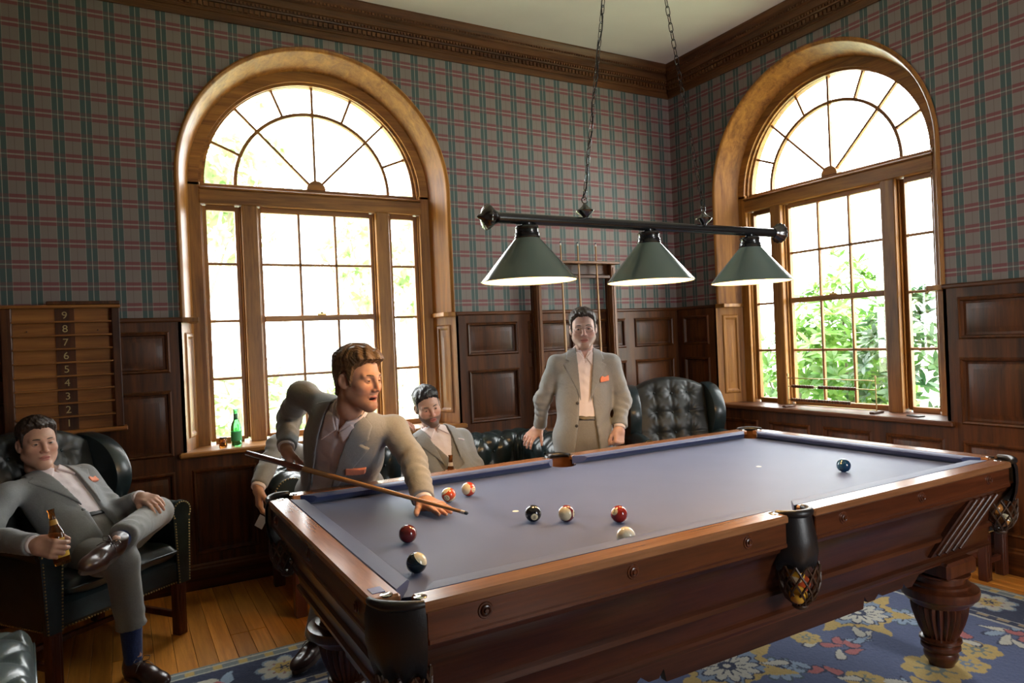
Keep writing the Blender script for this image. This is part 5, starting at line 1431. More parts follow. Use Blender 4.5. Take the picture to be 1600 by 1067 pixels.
def suit_person(key, label, o):
    J = {k: np.array(v) for k, v in JOINTS[key].items()}
    base = np.array([J['pelvis'][0], J['pelvis'][1], 0.]); root = empty('person', base); tag(root, label, 'person'); off = base
    up = J['neck']-J['pelvis']; k = np.linalg.norm(up)/.50; up = norm(up)
    right = norm((J['sr']-J['sl'])); right = norm(right-up*(right@up)); fr = np.cross(up, right); TR = np.stack([right, fr, up], 1); t0 = J['pelvis']
    loc = lambda p: (np.asarray(p)-t0)@TR
    j = {n: loc(v) for n, v in J.items()}
    nk = np.array((0, -.005, .50*k)); hd = j['head']; hR = frame(o['look'], o.get('hup', (0, 0, 1))); 
    NT_ = loc(J['head']+hR@np.array((0, -.036, -.080))*o.get('hs', 1.)); nd = norm(NT_-nk)
    uparm = {}; res = o.get('res', .0085)
    hem = o.get('hem', -.15); side = {'r': 1, 'l': -1}
    allp = np.array([j[n] for n in ('sr', 'sl', 'er', 'el', 'wr', 'wl')]+[(0, 0, hem-.05), (0, 0, .5*k)])
    lo, hi = allp.min(0)-.16, allp.max(0)+.16
    lo = np.minimum(lo, (-.25, -.22, hem-.06)); hi = np.maximum(hi, (.25, .22, .58*k))
    # --- garment torsos
    def torso_prims(g):
        return [ell((0, -.004, .315*k), (.158+g, .098+g, .20*k+g)), ell((0, .010+.01*o.get('belly', 0), .13*k), (.142+g+.01*o.get('belly', 0), .100+g+.02*o.get('belly', 0), .19*k+g)), ell((0, 0, -.01), (.160+g, .112+g, .13+g))]
    def shoulders(F, r, kk):
        for s in ('r', 'l'):
            S = j['s'+s]; F.add(rcone(S+np.array((0, 0, -.005)), np.array((side[s]*.05, -.012, .47*k)), r, r*.80), kk)
    # jacket
    def jacket_base(lo, hi, res):
        F = Field(lo, hi, res)
        for p in torso_prims(.026): F.add(p, .06)
        if hem < -.05:
            F.add(rcone((0, .004, .05), (0, .004, hem-.02), .150, .172), .08) if False else F.add(ell((0, .0, hem*.55), (.184, .138, .24)), .06)
        shoulders(F, .056, .05)
        for s in ('r', 'l'):
            S, E, Wt = j['s'+s], j['e'+s], j['w'+s]; dr = norm(Wt-E); W2 = Wt-dr*.012
            F.add(rcone(S, E, .060, .052, wr=(o.get('wrk', .0045), .052, .85, .40)), .028)
            F.add(rcone(E, W2+dr*.05, .052, .043, cut=(W2, dr), wr=(o.get('wrk', .0045), .046, .15, .45)), .025)
        return F
    F = jacket_base(lo, hi, res); X, Y, Z = F.ax[0][:, None, None], F.ax[1][None, :, None], F.ax[2][None, None, :]
    jb = F.d.copy()
    fold = .0038*np.sin(34*X+26*Z+3*np.sin(14*Z+8*X))*np.exp(-((Z-.12*k)/.12)**2)+.0026*np.sin(26*Z-30*X+2*np.sin(11*X))
    op = poly2([(x, z*k if z > 0 else z) for x, z in o['open_poly']], X, Z)
    open_d = np.maximum(op, -(Y-.0))
    # cut at the hem and neck
    armd = np.full_like(jb, 9.)
    Fa = Field(lo, hi, res)
    for s in ('r', 'l'):
        Fa.add(rcone(j['s'+s]*.5+j['e'+s]*.5, j['e'+s], .075, .07)); Fa.add(rcone(j['e'+s], j['w'+s], .07, .06))
    hemcut = np.where(Fa.d < .012, -1., (hem-Z)+.02*np.sin(X*8)*0)
    # cutaway front corners
    d = np.maximum(jb-fold, np.where(hemcut > -.5, hemcut, -1.))
    armmask = Fa.d < .006
    d = np.where(armmask, d, smax(d, -open_d, .006))
    neckhole = rcone(nk-nd*.04, nk+nd*.12, .064, .074)[0](X, Y, Z); d = smax(d, -neckhole, .01)
    F.d = d.astype(np.float32)
    # separate the lower front panels: keep only the jacket shell in front of the opening
    sobj('jacket', F.mesh(), o.get('suit', SUIT), root, off, TR, t0)
    # lapels, pocket square, buttons lie on the jacket surface
    def shell(name, polys, m, inner, outer, base=None, yfront=True, r2=.0045, zlo=None):
        bd = None
        xs = [p[0] for P in polys for p in P]; zs = [p[1]*k if p[1] > 0 else p[1] for P in polys for p in P]
        lo2 = np.array((min(xs)-.02, -.02, min(zs)-.02)); hi2 = np.array((max(xs)+.02, .30, max(zs)+.02))
        G = (base or jacket_base)(lo2, hi2, r2); x, y, z = G.ax[0][:, None, None], G.ax[1][None, :, None], G.ax[2][None, None, :]
        pd_ = None
        for P in polys:
            q = poly2([(a, b*k if b > 0 else b) for a, b in P], x, z); pd_ = q if pd_ is None else np.minimum(pd_, q)
        mid = (inner+outer)/2; th = (outer-inner)/2
        G.d = smax(np.maximum(np.abs(G.d-mid)-th, -y), pd_, .002).astype(np.float32)
        return sobj(name, G.mesh(), m, root, off, TR, t0)
    if o.get('lapels'):
        shell('lapels', o['lapels'], o.get('suit', SUIT), -.004, .0055)
    if o.get('square'): shell('pocket_square', [o['square']], o.get('sqmat', CORAL), -.004, .011, r2=.0035)
    for (bx_, bz_) in o.get('buttons', []):
        G = jacket_base(np.array((bx_-.02, 0, bz_*k-.02)), np.array((bx_+.02, .26, bz_*k+.02)), .006)
        col_ = G.d[G.n[0]//2, :, G.n[2]//2]; ii = np.where(col_ < 0)[0]
        if len(ii):
            yy = G.ax[1][ii[-1]]+.007
            V = MB().lathe([(0, 0), (.009, 0), (.010, .003), (.007, .005), (0, .004)], 12, (bx_, yy, bz_*k), 'y'); V = np.array(V.v)@TR.T+t0
            obj('button', V, MB().lathe([(0, 0), (.009, 0), (.010, .003), (.007, .005), (0, .004)], 12).f, BTN, root, 60, off)
    # shirt
    def shirt_base(lo, hi, res):
        G = Field(lo, hi, res)
        for p in torso_prims(.008): G.add(p, .06)
        for s in ('r', 'l'):
            G.add(rcone(j['s'+s]*.75+np.array((0, -.01, .12*k)), np.array((side[s]*.045, -.01, .475*k)), .030, .040), .05)
        G.add(rcone(nk-nd*.05, nk+nd*.012, .062, .059), .03)
        return G
    G = shirt_base((-.24, -.2, -.16), (.24, .24, .60*k), .008); x, y, z = G.ax[0][:, None, None], G.ax[1][None, :, None], G.ax[2][None, None, :]
    pl = .0016*np.sin(55*x+12*np.sin(9*z))*np.clip(1-np.abs(x)/.09, 0, 1)+.0025*np.exp(-(x/.014)**2)
    G.d = (G.d-pl).astype(np.float32)
    nc = rcone(nk+nd*.002, nk+nd*.16, .050, .054)[0](x, y, z); G.d = smax(G.d, -nc, .004)
    vneck = poly2([(-.026, .56*k), (.026, .56*k), (0, (.445 if o.get('unbutton', 1) else .47)*k)], x, z); vd = np.maximum(vneck, -(y-.02)); G.d = smax(G.d, -vd, .004); G.d = np.maximum(G.d, .100-z)
    sobj('shirt', G.mesh(), o.get('shirt', SHIRT), root, off, TR, t0)
    # collar : stand round the neck and two points
    
    G = Field(nk+np.array((-.12, -.12, -.08)), nk+np.array((.12, .12, .09)), .0040); x, y, z = G.ax[0][:, None, None], G.ax[1][None, :, None], G.ax[2][None, None, :]
    con = rcone(nk-nd*.07, nk+nd*.075, .078, .062)[0](x, y, z); sh_ = np.abs(con)-.0042
    zz = (x-nk[0])*nd[0]+(y-nk[1])*nd[1]+(z-nk[2])*nd[2]; topc = zz-(.036-.30*(y-nk[1])); botc = -(zz+.044)
    wedge = poly2([(-.040, nk[2]+.08), (.040, nk[2]+.08), (0.0, nk[2]-.030)], x, z); wd = np.maximum(wedge, -y)
    G.d = smax(smax(np.maximum(sh_, botc), topc, .004), -wd, .003).astype(np.float32)
    sobj('collar', G.mesh(), o.get('shirt', SHIRT), root, off, TR, t0)
    shell('collar_points', [[(s*.008, .478), (s*.040, .515), (s*.078, .50), (s*.062, .405)] for s in (-1, 1)], o.get('shirt', SHIRT), .0, .012, shirt_base, r2=.004)
    if o.get('vest'):
        def vest_base(lo, hi, res):
            G = Field(lo, hi, res)
            for p in torso_prims(.015): G.add(p, .06)
            return G
        G = vest_base((-.22, -.05, -.10), (.22, .22, .46*k), .007); x, y, z = G.ax[0][:, None, None], G.ax[1][None, :, None], G.ax[2][None, None, :]
        v = poly2([(-.11, .50*k), (.11, .50*k), (0, .19*k)], x, z); G.d = smax(smax(G.d, -np.maximum(v, -(y-.0)), .004), z-.44*k, .004).astype(np.float32); sobj('waistcoat', G.mesh(), TROU, root, off, TR, t0)
    # shirt cuffs
    for s in ('r', 'l'):
        E, Wt = j['e'+s], j['w'+s]; dr = norm(Wt-E); a, b = Wt-dr*.06, Wt+dr*.004
        G = Field(np.minimum(a, b)-.06, np.maximum(a, b)+.06, .005); G.add(rcone(a, b+dr*.05, .037, .036, cut=(b, dr))); x, y, z = G.ax[0][:, None, None], G.ax[1][None, :, None], G.ax[2][None, None, :]
        sobj('shirt_cuff', G.mesh(), o.get('shirt', SHIRT), root, off, TR, t0)
    # trousers
    hips = {s: np.array((side[s]*.088, 0, -.03)) for s in 'rl'}
    pts = np.array([j[n] for n in ('kr', 'kl', 'ar', 'al')]+[(-.2, -.16, -.2), (.2, .16, .13)]); G = Field(pts.min(0)-.11, pts.max(0)+.11, .0105)
    G.add(ell((0, 0, .0), (.166, .122, .14))); G.add(ell((0, .004, .08), (.150, .112, .10)), .04)
    for s in 'rl':
        K, A_ = j['k'+s], j['a'+s]; dr = norm(A_-K); ct = A_-dr*o.get('crop_'+s, .035)
        G.add(rcone(hips[s], K, .094, .070, wr=(.004, .07, .9, .25)), .05); G.add(rcone(K, ct+dr*.08, .069, .058, cut=(ct, dr), wr=(.0045, .06, .85, .3)), .03)
    x, y, z = G.ax[0][:, None, None], G.ax[1][None, :, None], G.ax[2][None, None, :]; G.d = np.where(np.sqrt(x*x+y*y) < .2, np.maximum(G.d, z-.118), G.d)
    sobj('trousers', G.mesh(), o.get('trousers', TROU), root, off, TR, t0)
    if o.get('belt', True):
        G = Field((-.2, -.17, .085), (.2, .18, .135), .005); G.add(ell((0, 0, .0), (.170, .126, .16))); G.add(ell((0, .004, .08), (.154, .116, .12)), .04); x, y, z = G.ax[0][:, None, None], G.ax[1][None, :, None], G.ax[2][None, None, :]
        G.d = np.maximum(np.maximum(np.abs(G.d+.002)-.005, z-.122), .092-z); sobj('belt', G.mesh(), BLACKL, root, off, TR, t0)
    # shoes and socks
    for s in 'rl':
        if s in o.get('noshoe', ''): continue
        A_, Tt, K = J['a'+s], J['t'+s], J['k'+s]; fd = Tt-A_
        if 'shoeup_'+s in o: upv = np.array(o['shoeup_'+s])
        else: fd = fd*np.array((1, 1, 0)); upv = np.array((0, 0, 1.))
        FR = frame(fd, upv); org = A_-FR[:, 2]*.078
        if 'shoeup_'+s not in o: org = np.array((A_[0], A_[1], .011 if o.get('rugfeet') else .0))
        G = Field((-.06, -.10, -.005), (.06, .235, .14), .0042)
        G.add(ell((0, -.032, .040), (.034, .046, .050))); G.add(rcone((0, -.015, .05), (0, .085, .042), .036, .037), .03); G.add(ell((0, .135, .030), (.043, .078, .034)), .03); G.add(rcone((0, -.022, .06), (0, -.026, .090), .036, .036, cut=((0, 0, .092), (0, .25, 1))), .02)
        x, y, z = G.ax[0][:, None, None], G.ax[1][None, :, None], G.ax[2][None, None, :]; G.d = smax(G.d, .018-z, .002)
        sho = sobj('shoe', G.mesh(), SHOE, root, off, FR, org)
        out = [(.034*math.sin(t)*(1+.28*(math.cos(t) > 0)*1.0), .055+(.150 if math.cos(t) > 0 else .136)*math.cos(t)) for t in [i*math.pi/14 for i in range(28)]]
        so_ = MB().prism(out, 0, .020, 'xy'); V = np.array(so_.v)@FR.T+org; obj('sole', V, so_.f, SOLE, sho, 40, off)
        la = MB()
        for q in range(4):
            yy = .035+q*.018; zz_ = .086-q*.0075; la.tube([(-.020, yy, zz_-.010), (0, yy+.004, zz_+.002), (.020, yy, zz_-.010)], .0022, 6)
        for sg in (-1, 1): la.tube([(0, .034, .089), (sg*.02, .030, .106), (sg*.040, .040, .100), (sg*.030, .048, .088), (sg*.006, .038, .088)], .0018, 6); la.tube([(0, .034, .089), (sg*.028, .050, .080), (sg*.044, .056, .060)], .0018, 6)
        V = np.array([tuple(v) for v in la.v])@FR.T+org; obj('laces', V, la.f, SHOE, sho, 60, off)
        G = Field(np.minimum(A_, K)-.1, np.maximum(A_, K)+.1, .007); a = org+FR[:, 2]*.06-FR[:, 1]*.018; dr = norm(K-A_); G.add(rcone(a, A_+dr*.16, .036, .047)); sobj('sock', G.mesh(), SOCK, root, off)
    # --- body: one skin mesh (torso, limbs, head, hands)
    sk = np.array(o['head'].get('skin', (.50, .285, .200))); parts = []
    G = Field(np.minimum(lo, pts.min(0)-.1), np.maximum(hi, pts.max(0)+.1), .017)
    for p in torso_prims(-.004): G.add(p, .05)
    G.add(rcone(nk-nd*.06, NT_, .053, .053), .03)
    for s in 'rl':
        G.add(rcone(j['s'+s], j['e'+s], .050, .040), .03); G.add(rcone(j['e'+s], j['w'+s], .040, .026), .02); G.add(rcone(hips[s], j['k'+s], .078, .054), .03); G.add(rcone(j['k'+s], j['a'+s], .046, .026), .02)
    V, Fc = G.mesh(); parts.append((V@TR.T+t0, Fc, np.tile(sk, (len(V), 1))))
    HF = head_field(o['head']); V, Fc = HF.mesh(); C = head_color(o['head'])(V); hs = o.get('hs', 1.)
    parts.append((V*hs@hR.T+J['head'], Fc, C))
    for s in 'rl':
        hd_ = o['hand_'+s]; dirv = norm(J['h'+s]-J['w'+s]) if 'dir' not in hd_ else norm(hd_['dir']); FRh = frame(dirv, hd_['dorsal'])
        HH = hand_field(side[s], hd_['curl'], hd_['thumb'], hd_.get('spread', .10)); V, Fc = HH.mesh()
        cc = np.tile(sk, (len(V), 1))*(1+.0*V[:, :1]); tipw = np.clip((V[:, 1]-.10)/.08, 0, 1)[:, None]; cc = cc*(1-.25*tipw)+sk*np.array((1.1, .8, .78))*.25*tipw
        parts.append((V@FRh.T+J['w'+s], Fc, cc))
    VF, C = join(parts); sobj('body', VF, SKINM, root, off, col=lambda V_: C)
    # hair, brows, beard, eyes
    hm = o['hairmat']; hf = hair_field(HF, o['hair']).mesh(); sobj('hair', (hf[0]*hs, hf[1]), hm, root, off, hR, J['head'])
    if o['head'].get('beard'):
        bf = beard_field(o['head']).mesh(); sobj('beard', (bf[0]*hs, bf[1]), o.get('beardmat', hm), root, off, hR, J['head'])
    eb = MB()
    for s in (-1, 1): eb.tube([(s*.013, .0940, .0205), (s*.025, .0920, .0232), (s*.038, .0840, .0232), (s*.049, .0725, .0190)], [.0022, .0030, .0028, .0012], 8)
    obj('eyebrows', np.array([tuple(v) for v in eb.v])*hs@hR.T+J['head'], eb.f, hm, root, 60, off)
    for s in (-1, 1):
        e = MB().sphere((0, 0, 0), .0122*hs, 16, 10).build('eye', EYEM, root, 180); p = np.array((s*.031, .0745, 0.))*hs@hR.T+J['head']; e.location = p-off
        g = o.get('gaze'); GR = frame(g, (0, 0, 1)) if g is not None else hR; e.rotation_euler = Matrix(GR.tolist()).to_euler()
    return root, J, hR
# ------------------------------------------------------------------ the people of the photograph
FW = np.array((.4917, .8708, 0)); RT = np.array((.8708, -.4917, 0)); UPZ = np.array((0, 0, 1.))
def dirn(a, z=0.): a = math.radians(a); return -FW*math.cos(a)+RT*math.sin(a)+UPZ*z
def lap(s, a=.0, low=.16): return [(s*.055, .560), (s*.100, .535), (s*(.122+a), .465), (s*(.100+a), .456), (s*(.136+a), .436), (s*(.055+a*.5), low+.08), (s*.028, low), (s*.040, .36)]
SQ = [(-.150, .335), (-.092, .325), (-.090, .352), (-.104, .366), (-.122, .358), (-.148, .372)]
G4 = lambda a, b, c: [(a, b, c)]*4
FIST = [(1.15, 1.25, .8), (1.2, 1.3, .8), (1.2, 1.3, .8), (1.2, 1.3, .8)]
GRIP = [(.75, .95, .55), (.8, .95, .55), (.8, .95, .55), (.8, .9, .5)]
REST = [(.30, .45, .3), (.35, .5, .3), (.38, .5, .3), (.42, .5, .3)]
FLAT = [(.10, .02, .02), (.10, .03, .02), (.09, .03, .02), (.08, .02, .02)]
HB = hairmat('dark brown hair', (.030, .017, .010, 1)); HS = hairmat('chestnut hair', (.110, .060, .024, 1)); HK = hairmat('black hair', (.014, .013, .014, 1)); HT = hairmat('brown hair', (.035, .022, .016, 1))

# man seated at the left with crossed leg
suit_person('L', 'man in grey suit seated in the left wing chair with a beer', dict(
    look=dirn(50, .03), hup=-RT*.05+UPZ, hem=-.06, head=dict(skin=(.52, .30, .21), stubw=.25, jaw=1.05, eye=.0033), hairmat=HB, hair=dict(top=.020, side=.006, front=.026, sweep=.2, recede=.008, taper=.028),
    open_poly=[(-.080, .60), (.080, .60), (.070, .40), (.050, .12), (.07, -.2), (-.06, -.2), (-.034, .12), (-.058, .40)], lapels=[[(x+.020, z) for x, z in lap(1)], [(x-.012, z) for x, z in lap(-1)]], square=SQ, buttons=[(.062, .14)],
    hand_r=dict(dir=RT*.9-FW*.15+UPZ*-.18, dorsal=-FW*.9+UPZ*.25-RT*.1, curl=GRIP, thumb=(.45, .75, -.35, .35)),
    hand_l=dict(dir=RT*.85-FW*.45+UPZ*-.10, dorsal=UPZ*.9-FW*.3, curl=REST, thumb=(.55, .8, -.2, .1), spread=.08),
    shoeup_l=tuple(norm(RT*.25+UPZ*.62+FW*.72)), crop_l=.075, crop_r=.13, res=.0080))
# the player
suit_person('S', 'man in tan grey suit leaning over the table with the cue', dict(
    look=dirn(60, -.10), hup=UPZ+RT*.06, hem=-.13, head=dict(skin=(.50, .275, .185), stubw=.60, stub=(.22, .10, .05), open=True, eye=.0021), hairmat=HS, beardmat=hairmat('ginger stubble', (.16, .075, .032, 1)),
    hair=dict(top=.027, side=.010, front=.036, sweep=.9, taper=.016), hs=.97, wrk=.0055,
    open_poly=[(-.085, .60), (.085, .60), (.082, .35), (.085, .1), (.10, -.25), (-.10, -.25), (-.030, .1), (-.050, .35)], lapels=[[(x+.03, z) for x, z in lap(1)], lap(-1)], square=[(-.150, .335), (-.080, .322), (-.078, .352), (-.10, .358), (-.148, .362)],
    hand_r=dict(dir=(.10, -.30, -.95), dorsal=-RT*.85-FW*.35, curl=FIST, thumb=(.35, .75, -.45, .35)),
    hand_l=dict(dir=RT*.62-FW*.76+UPZ*-.06, dorsal=UPZ, curl=FLAT, thumb=(.70, .70, -.05, .05), spread=.05),
    rugfeet=True, res=.0075, crop_r=.02, crop_l=.02))
# man on the sofa
suit_person('M', 'man in grey three piece suit sitting on the sofa holding a bottle', dict(
    look=dirn(22, -.22), hup=UPZ-RT*.24, hem=-.06, head=dict(skin=(.54, .33, .25), stubw=.96, stub=(.045, .028, .022), eye=.0032), hairmat=HK, hair=dict(top=.020, side=.003, front=.022, sweep=.3),
    open_poly=[(-.085, .60), (.085, .60), (.085, .35), (.075, .05), (.09, -.2), (-.09, -.2), (-.065, .05), (-.07, .35)], lapels=[[(x+.03, z) for x, z in lap(1)], [(x-.03, z) for x, z in lap(-1)]], square=[(-.150, .330), (-.100, .340), (-.100, .350), (-.150, .340)], sqmat=SHIRT, vest=True,
    hand_r=dict(dorsal=UPZ, curl=REST, thumb=(.5, .8, -.2, .1)), hand_l=dict(dir=-RT*.6-FW*.5+UPZ*.1, dorsal=-FW*.6+RT*.5, curl=GRIP, thumb=(.45, .75, -.35, .35)), res=.0095, rugfeet=True))
# man standing behind the table
suit_person('T', 'bearded man in glasses and grey suit standing behind the table', dict(
    look=dirn(-4, -.06), hup=UPZ-RT*.03, hem=-.17, head=dict(skin=(.56, .35, .29), stubw=.58, stub=(.13, .075, .058)), hairmat=HT, hair=dict(top=.018, side=.007, front=.020, sweep=.3, recede=.012),
    open_poly=[(-.075, .60), (.075, .60), (.056, .42), (.036, .28), (.042, .1), (.085, -.25), (-.115, -.25), (-.060, .1), (-.036, .28), (-.050, .42)], lapels=[lap(1, 0, .20), lap(-1, 0, .20)], square=SQ, buttons=[(.052, .20), (.058, .06)],
    hand_r=dict(dir=-RT*.62-FW*.35+UPZ*-.50, dorsal=UPZ*.8-FW*.55, curl=REST, thumb=(.75, .6, -.1, .0), spread=.16), hand_l=dict(dir=-RT*.12-FW*.25+UPZ*-.95, dorsal=RT*.55-FW*.8, curl=FIST, thumb=(.35, .75, -.45, .4)), res=.0085, rugfeet=True))
# man almost hidden behind the player
suit_person('H', 'mostly hidden man in grey suit on the sofa behind the player', dict(
    look=dirn(5, 0), hem=-.06, head=dict(), hairmat=HB, hair=dict(),
    open_poly=[(-.075, .60), (.075, .60), (.052, .40), (.028, .12), (.05, -.2), (-.05, -.2), (-.022, .12), (-.045, .40)],
    hand_r=dict(dir=RT*.10-FW*.15+UPZ*-1., dorsal=-RT*.8-FW*.5, curl=REST, thumb=(.5, .8, -.35, .2)), hand_l=dict(dir=RT*1.+UPZ*.05, dorsal=UPZ*.9-FW*.3, curl=REST, thumb=(.6, .7, -.1, .1)), res=.0095))
# glasses of the standing man
def glasses():
    J = np.array(JOINTS['T']['head']); hR = frame(dirn(-4, -.06), UPZ-RT*.03); m = mat('wire glasses', (.25, .22, .2, 1), .25, 1.); g = MB()
    for s in (-1, 1):
        g.tube([(s*.033+.024*math.cos(t), .103-.004*abs(math.cos(t)), -.004+.017*math.sin(t)) for t in [k*math.pi/10 for k in range(20)]], .0011, 6, True)
        g.tube([(s*.057, .100, .004), (s*.078, .06, .006), (s*.083, -.01, .004), (s*.083, -.025, -.012)], .0012, 6)
    g.tube([(-.010, .106, .0), (0, .110, .003), (.010, .106, .0)], .0011, 6)
    V = np.array([tuple(v) for v in g.v])@hR.T+J
    per = [o for o in bpy.data.objects if o.type == 'EMPTY' and 'glasses' in str(o.get('label', ''))][0]
    obj('glasses', V, g.f, m, per, 60, per.location)
glasses()
def beer(loc, axis, label, sc=1., yellow=True):
    o = empty('beer_bottle', loc); o.rotation_mode = 'QUATERNION'; o.rotation_quaternion = Vector(axis).to_track_quat('Z', 'Y'); tag(o, label, 'bottle')
    MB().lathe([(0, 0), (.028, 0), (.0305, .005), (.0305, .115), (.028, .135), (.016, .165), (.0125, .190), (.0122, .222), (.0138, .224), (.0138, .232), (.009, .232)], 24).build('body', AMBER, o, 40)
    lb = NT('beer label'); tc = lb.n('ShaderNodeTexCoord'); sx = lb.n('ShaderNodeSeparateXYZ'); lb.l(tc.outputs['Object'], sx.inputs[0])
    lb.l(lb.ramp(lb.math('MULTIPLY', lb.math('SUBTRACT', sx.outputs[2], .03), 12.), [(0, lin(196, 150, 40)), (.25, lin(30, 32, 40)), (.80, lin(196, 150, 40))], True) if yellow else lb.ramp(sx.outputs[2], [(0, lin(200, 190, 175)), (1, lin(200, 190, 175))]), lb.b.inputs['Base Color']); lb.set(Roughness=.4)
    l_ = MB().lathe([(.0309, .030), (.0309, .108)], 24); l_.f = [f for f in l_.f if len(f) == 4]; l_ = l_.build('label', lb.m, o, 60)
    n_ = MB().lathe([(.0168, .166), (.0132, .188)], 18); n_.f = [f for f in n_.f if len(f) == 4]; n_.build('neck_label', lb.m if not yellow else mat('gold neck label', lin(190, 140, 50), .4), o, 60)
    MB().lathe([(0, .012), (.0265, .012), (.0275, .070), (0, .070)], 18).build('beer', mat('beer', (.20, .06, .008, 1), .2), o, 40)
    if yellow:
        V, F = text_mesh('SUMMER', .014); R_ = .0313
        P = [(R_*math.sin(a/R_), -R_*math.cos(a/R_), .076+b) for a, b, _ in V]; q = obj('lettering', P, F, mat('white print', (.8, .8, .75, 1), .5), l_); q.rotation_euler = (0, 0, .9)
    return o
jl = np.array(JOINTS['L']['wr']); dv = norm(RT*.9-FW*.15+UPZ*-.18)
p = jl+dv*.088+FW*.036; ax = norm(UPZ-RT*.22+FW*.05)
beer(p-ax*.075, ax, 'brown beer bottle with dark label in the seated man\'s hand')
jm = np.array(JOINTS['M']['wl']); dm = norm(-RT*.6-FW*.5+UPZ*.1); pm = jm+dm*.082+norm(FW*.6-RT*.5)*.036
beer(pm-np.array((0, 0, .09)), (.05, .03, 1), 'brown beer bottle held by the man on the sofa', yellow=False)
jh = np.array(JOINTS['H']['wr'])
o = MB().box(-.022, .022, -.0012, .0012, -.035, .035, .0005).build('paper_tag', mat('white card', (.75, .72, .68, 1), .6), None, 30); o.location = jh+norm(RT*.10-FW*.15-UPZ)*.175; o.rotation_euler = (.15, .55, -.55)
tag(o, 'small white card held below the hidden man\'s hanging hand', 'card')
# ------------------------------------------------------------------ outside the windows
def leafmat(name, c, c2):
    t = NT(name); tc = t.n('ShaderNodeTexCoord'); nz = t.n('ShaderNodeTexNoise', i_Scale=3.5, i_Detail=2.); t.l(tc.outputs['Object'], nz.inputs[0])
    col = t.ramp(nz.outputs[0], [(.35, c), (.65, c2)]); out = t.t.nodes['Material Output']
    t.l(col, t.b.inputs['Base Color']); t.set(Roughness=.35)
    tr = t.n('ShaderNodeBsdfTranslucent'); t.l(col, tr.inputs[0]); mx = t.n('ShaderNodeMixShader'); mx.inputs[0].default_value = .35
    t.l(t.b.outputs[0], mx.inputs[1]); t.l(tr.outputs[0], mx.inputs[2]); t.l(mx.outputs[0], out.inputs[0]); return t.m
def leaf_cloud(centers, dirs, n_per, L, Wd, seed):
    """rosettes of bent elongated leaves, one joined mesh"""
    R = np.random.default_rng(seed); V = []; F = []; b = 0
    prof = [(0, .08), (.3, .8), (.6, 1.), (.85, .6), (1., .04)]
    for c, d in zip(centers, dirs):
        d = norm(d); a = norm(np.cross(d, (0.2, .3, .9))); e = np.cross(d, a); ph = R.random()*6
        for i in range(n_per):
            an = ph+6.283*i/n_per+R.normal(0, .15); o = a*math.cos(an)+e*math.sin(an); el = R.uniform(.15, .9)
            ax = norm(o*math.cos(el)+d*math.sin(el)); sd = norm(np.cross(ax, d)); l = L*R.uniform(.7, 1.15); w = Wd*R.uniform(.8, 1.15); nn = np.cross(sd, ax)
            for (t, ww) in prof:
                p = c+ax*l*t-nn*l*.22*t*t*(1 if nn@d > 0 else -1)
                V.append(p-sd*w*ww*.5); V.append(p+sd*w*ww*.5)
            for q in range(4): F.append((b+2*q, b+2*q+1, b+2*q+3, b+2*q+2))
            b += 10
    return np.array(V), F
def shrub(name, label, base, cen, rad, n, n_per, L, Wd, m, seed, cat='shrub', trunk_r=.03, shell=.55):
    R = np.random.default_rng(seed); o = empty(name, base); tag(o, label, cat)
    C = []; D = []
    while len(C) < n:
        p = R.normal(0, 1, 3); p /= np.linalg.norm(p); r = R.uniform(shell, 1.)**.6
        q = np.array(cen)+p*np.array(rad)*r
        if q[2] < base[2]+.05: continue
        C.append(q); D.append(p*.8+np.array((0, 0, .5)))
    V, F = leaf_cloud(C, D, n_per, L, Wd, seed+1); f = obj('foliage', V, F, m, o, None, base); tag(f, kind='stuff')
    tb = MB()
    for i in range(7):
        t = C[R.integers(len(C))]; mid = (np.array(base)+t)/2+R.normal(0, .06, 3); tb.tube([base, mid, t], [trunk_r, trunk_r*.7, trunk_r*.25], 6)
    obj('branches', [tuple(v) for v in tb.v], tb.f, BARK, o, 60, base)
BARK = mat('bark', (.22, .19, .15, 1), .9)
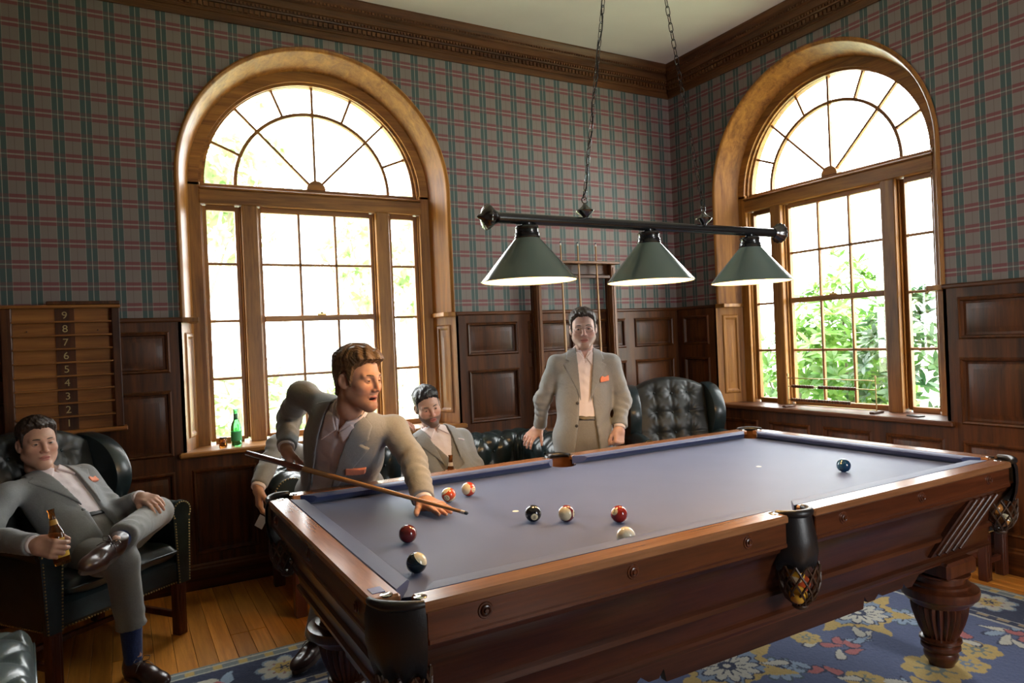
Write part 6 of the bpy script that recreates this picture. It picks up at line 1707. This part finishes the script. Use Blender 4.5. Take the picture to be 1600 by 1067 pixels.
LF1 = leafmat('rhododendron leaf', (.06, .17, .025, 1), (.20, .36, .07, 1)); LF2 = leafmat('pale tree leaf', (.20, .31, .12, 1), (.40, .48, .24, 1)); LF3 = leafmat('dark shrub leaf', (.025, .075, .03, 1), (.09, .18, .06, 1))
GZ = -.35
g = MB().box(-30, 40, .45, 60, GZ-.2, GZ).box(.45, 40, -30, .45, GZ-.2, GZ).build('lawn', mat('lawn grass', (.46, .50, .30, 1), .95, noise=(2., .35))); tag(g, 'bright sunlit lawn outside the windows', 'lawn', kind='stuff')
shrub('rhododendron_shrub', 'broad leaved green shrub close outside the right window', (1.75, -.20, GZ), (1.85, -.15, .75), (.75, .85, .95), 230, 8, .16, .050, LF1, 11)
shrub('rhododendron_shrub', 'dark leaved shrub outside the right sidelight', (1.55, -1.25, GZ), (1.6, -1.15, .80), (.55, .50, 1.0), 170, 8, .15, .048, LF3, 12)
shrub('rhododendron_shrub', 'tall leafy shrub outside the middle of the right sash', (2.5, .1, GZ), (2.4, .0, 1.30), (.5, .55, .95), 110, 8, .17, .052, LF1, 13)
shrub('rhododendron_shrub', 'low green shrub outside the sidelight nearest the corner', (1.95, 1.15, GZ), (2.0, 1.15, .45), (.5, .45, .75), 90, 8, .15, .048, LF1, 14)
shrub('garden_tree', 'pale sunlit tree far outside behind the left window', (-3.4, 15.0, GZ), (-2.9, 15.2, 6.2), (3.2, 1.8, 2.6), 210, 7, .42, .16, LF2, 21, 'tree', .10, .2)
shrub('garden_tree', 'pale spreading tree outside at the right of the left window', (3.6, 17.0, GZ), (3.4, 17, 4.6), (3.0, 1.8, 2.6), 170, 7, .42, .16, LF2, 22, 'tree', .10, .2)
shrub('garden_shrub', 'pale yellow green hedge outside below the left window', (-2.6, 8.2, GZ), (-2.4, 8.4, .35), (3.6, .8, 1.0), 300, 7, .22, .08, LF2, 23, 'shrub', .05, .2)
shrub('garden_shrub', 'small pale bush outside the left sidelight', (-4.3, 4.2, GZ), (-4.3, 4.3, .20), (.8, .5, .75), 90, 7, .16, .06, LF2, 24, 'shrub', .04, .2)
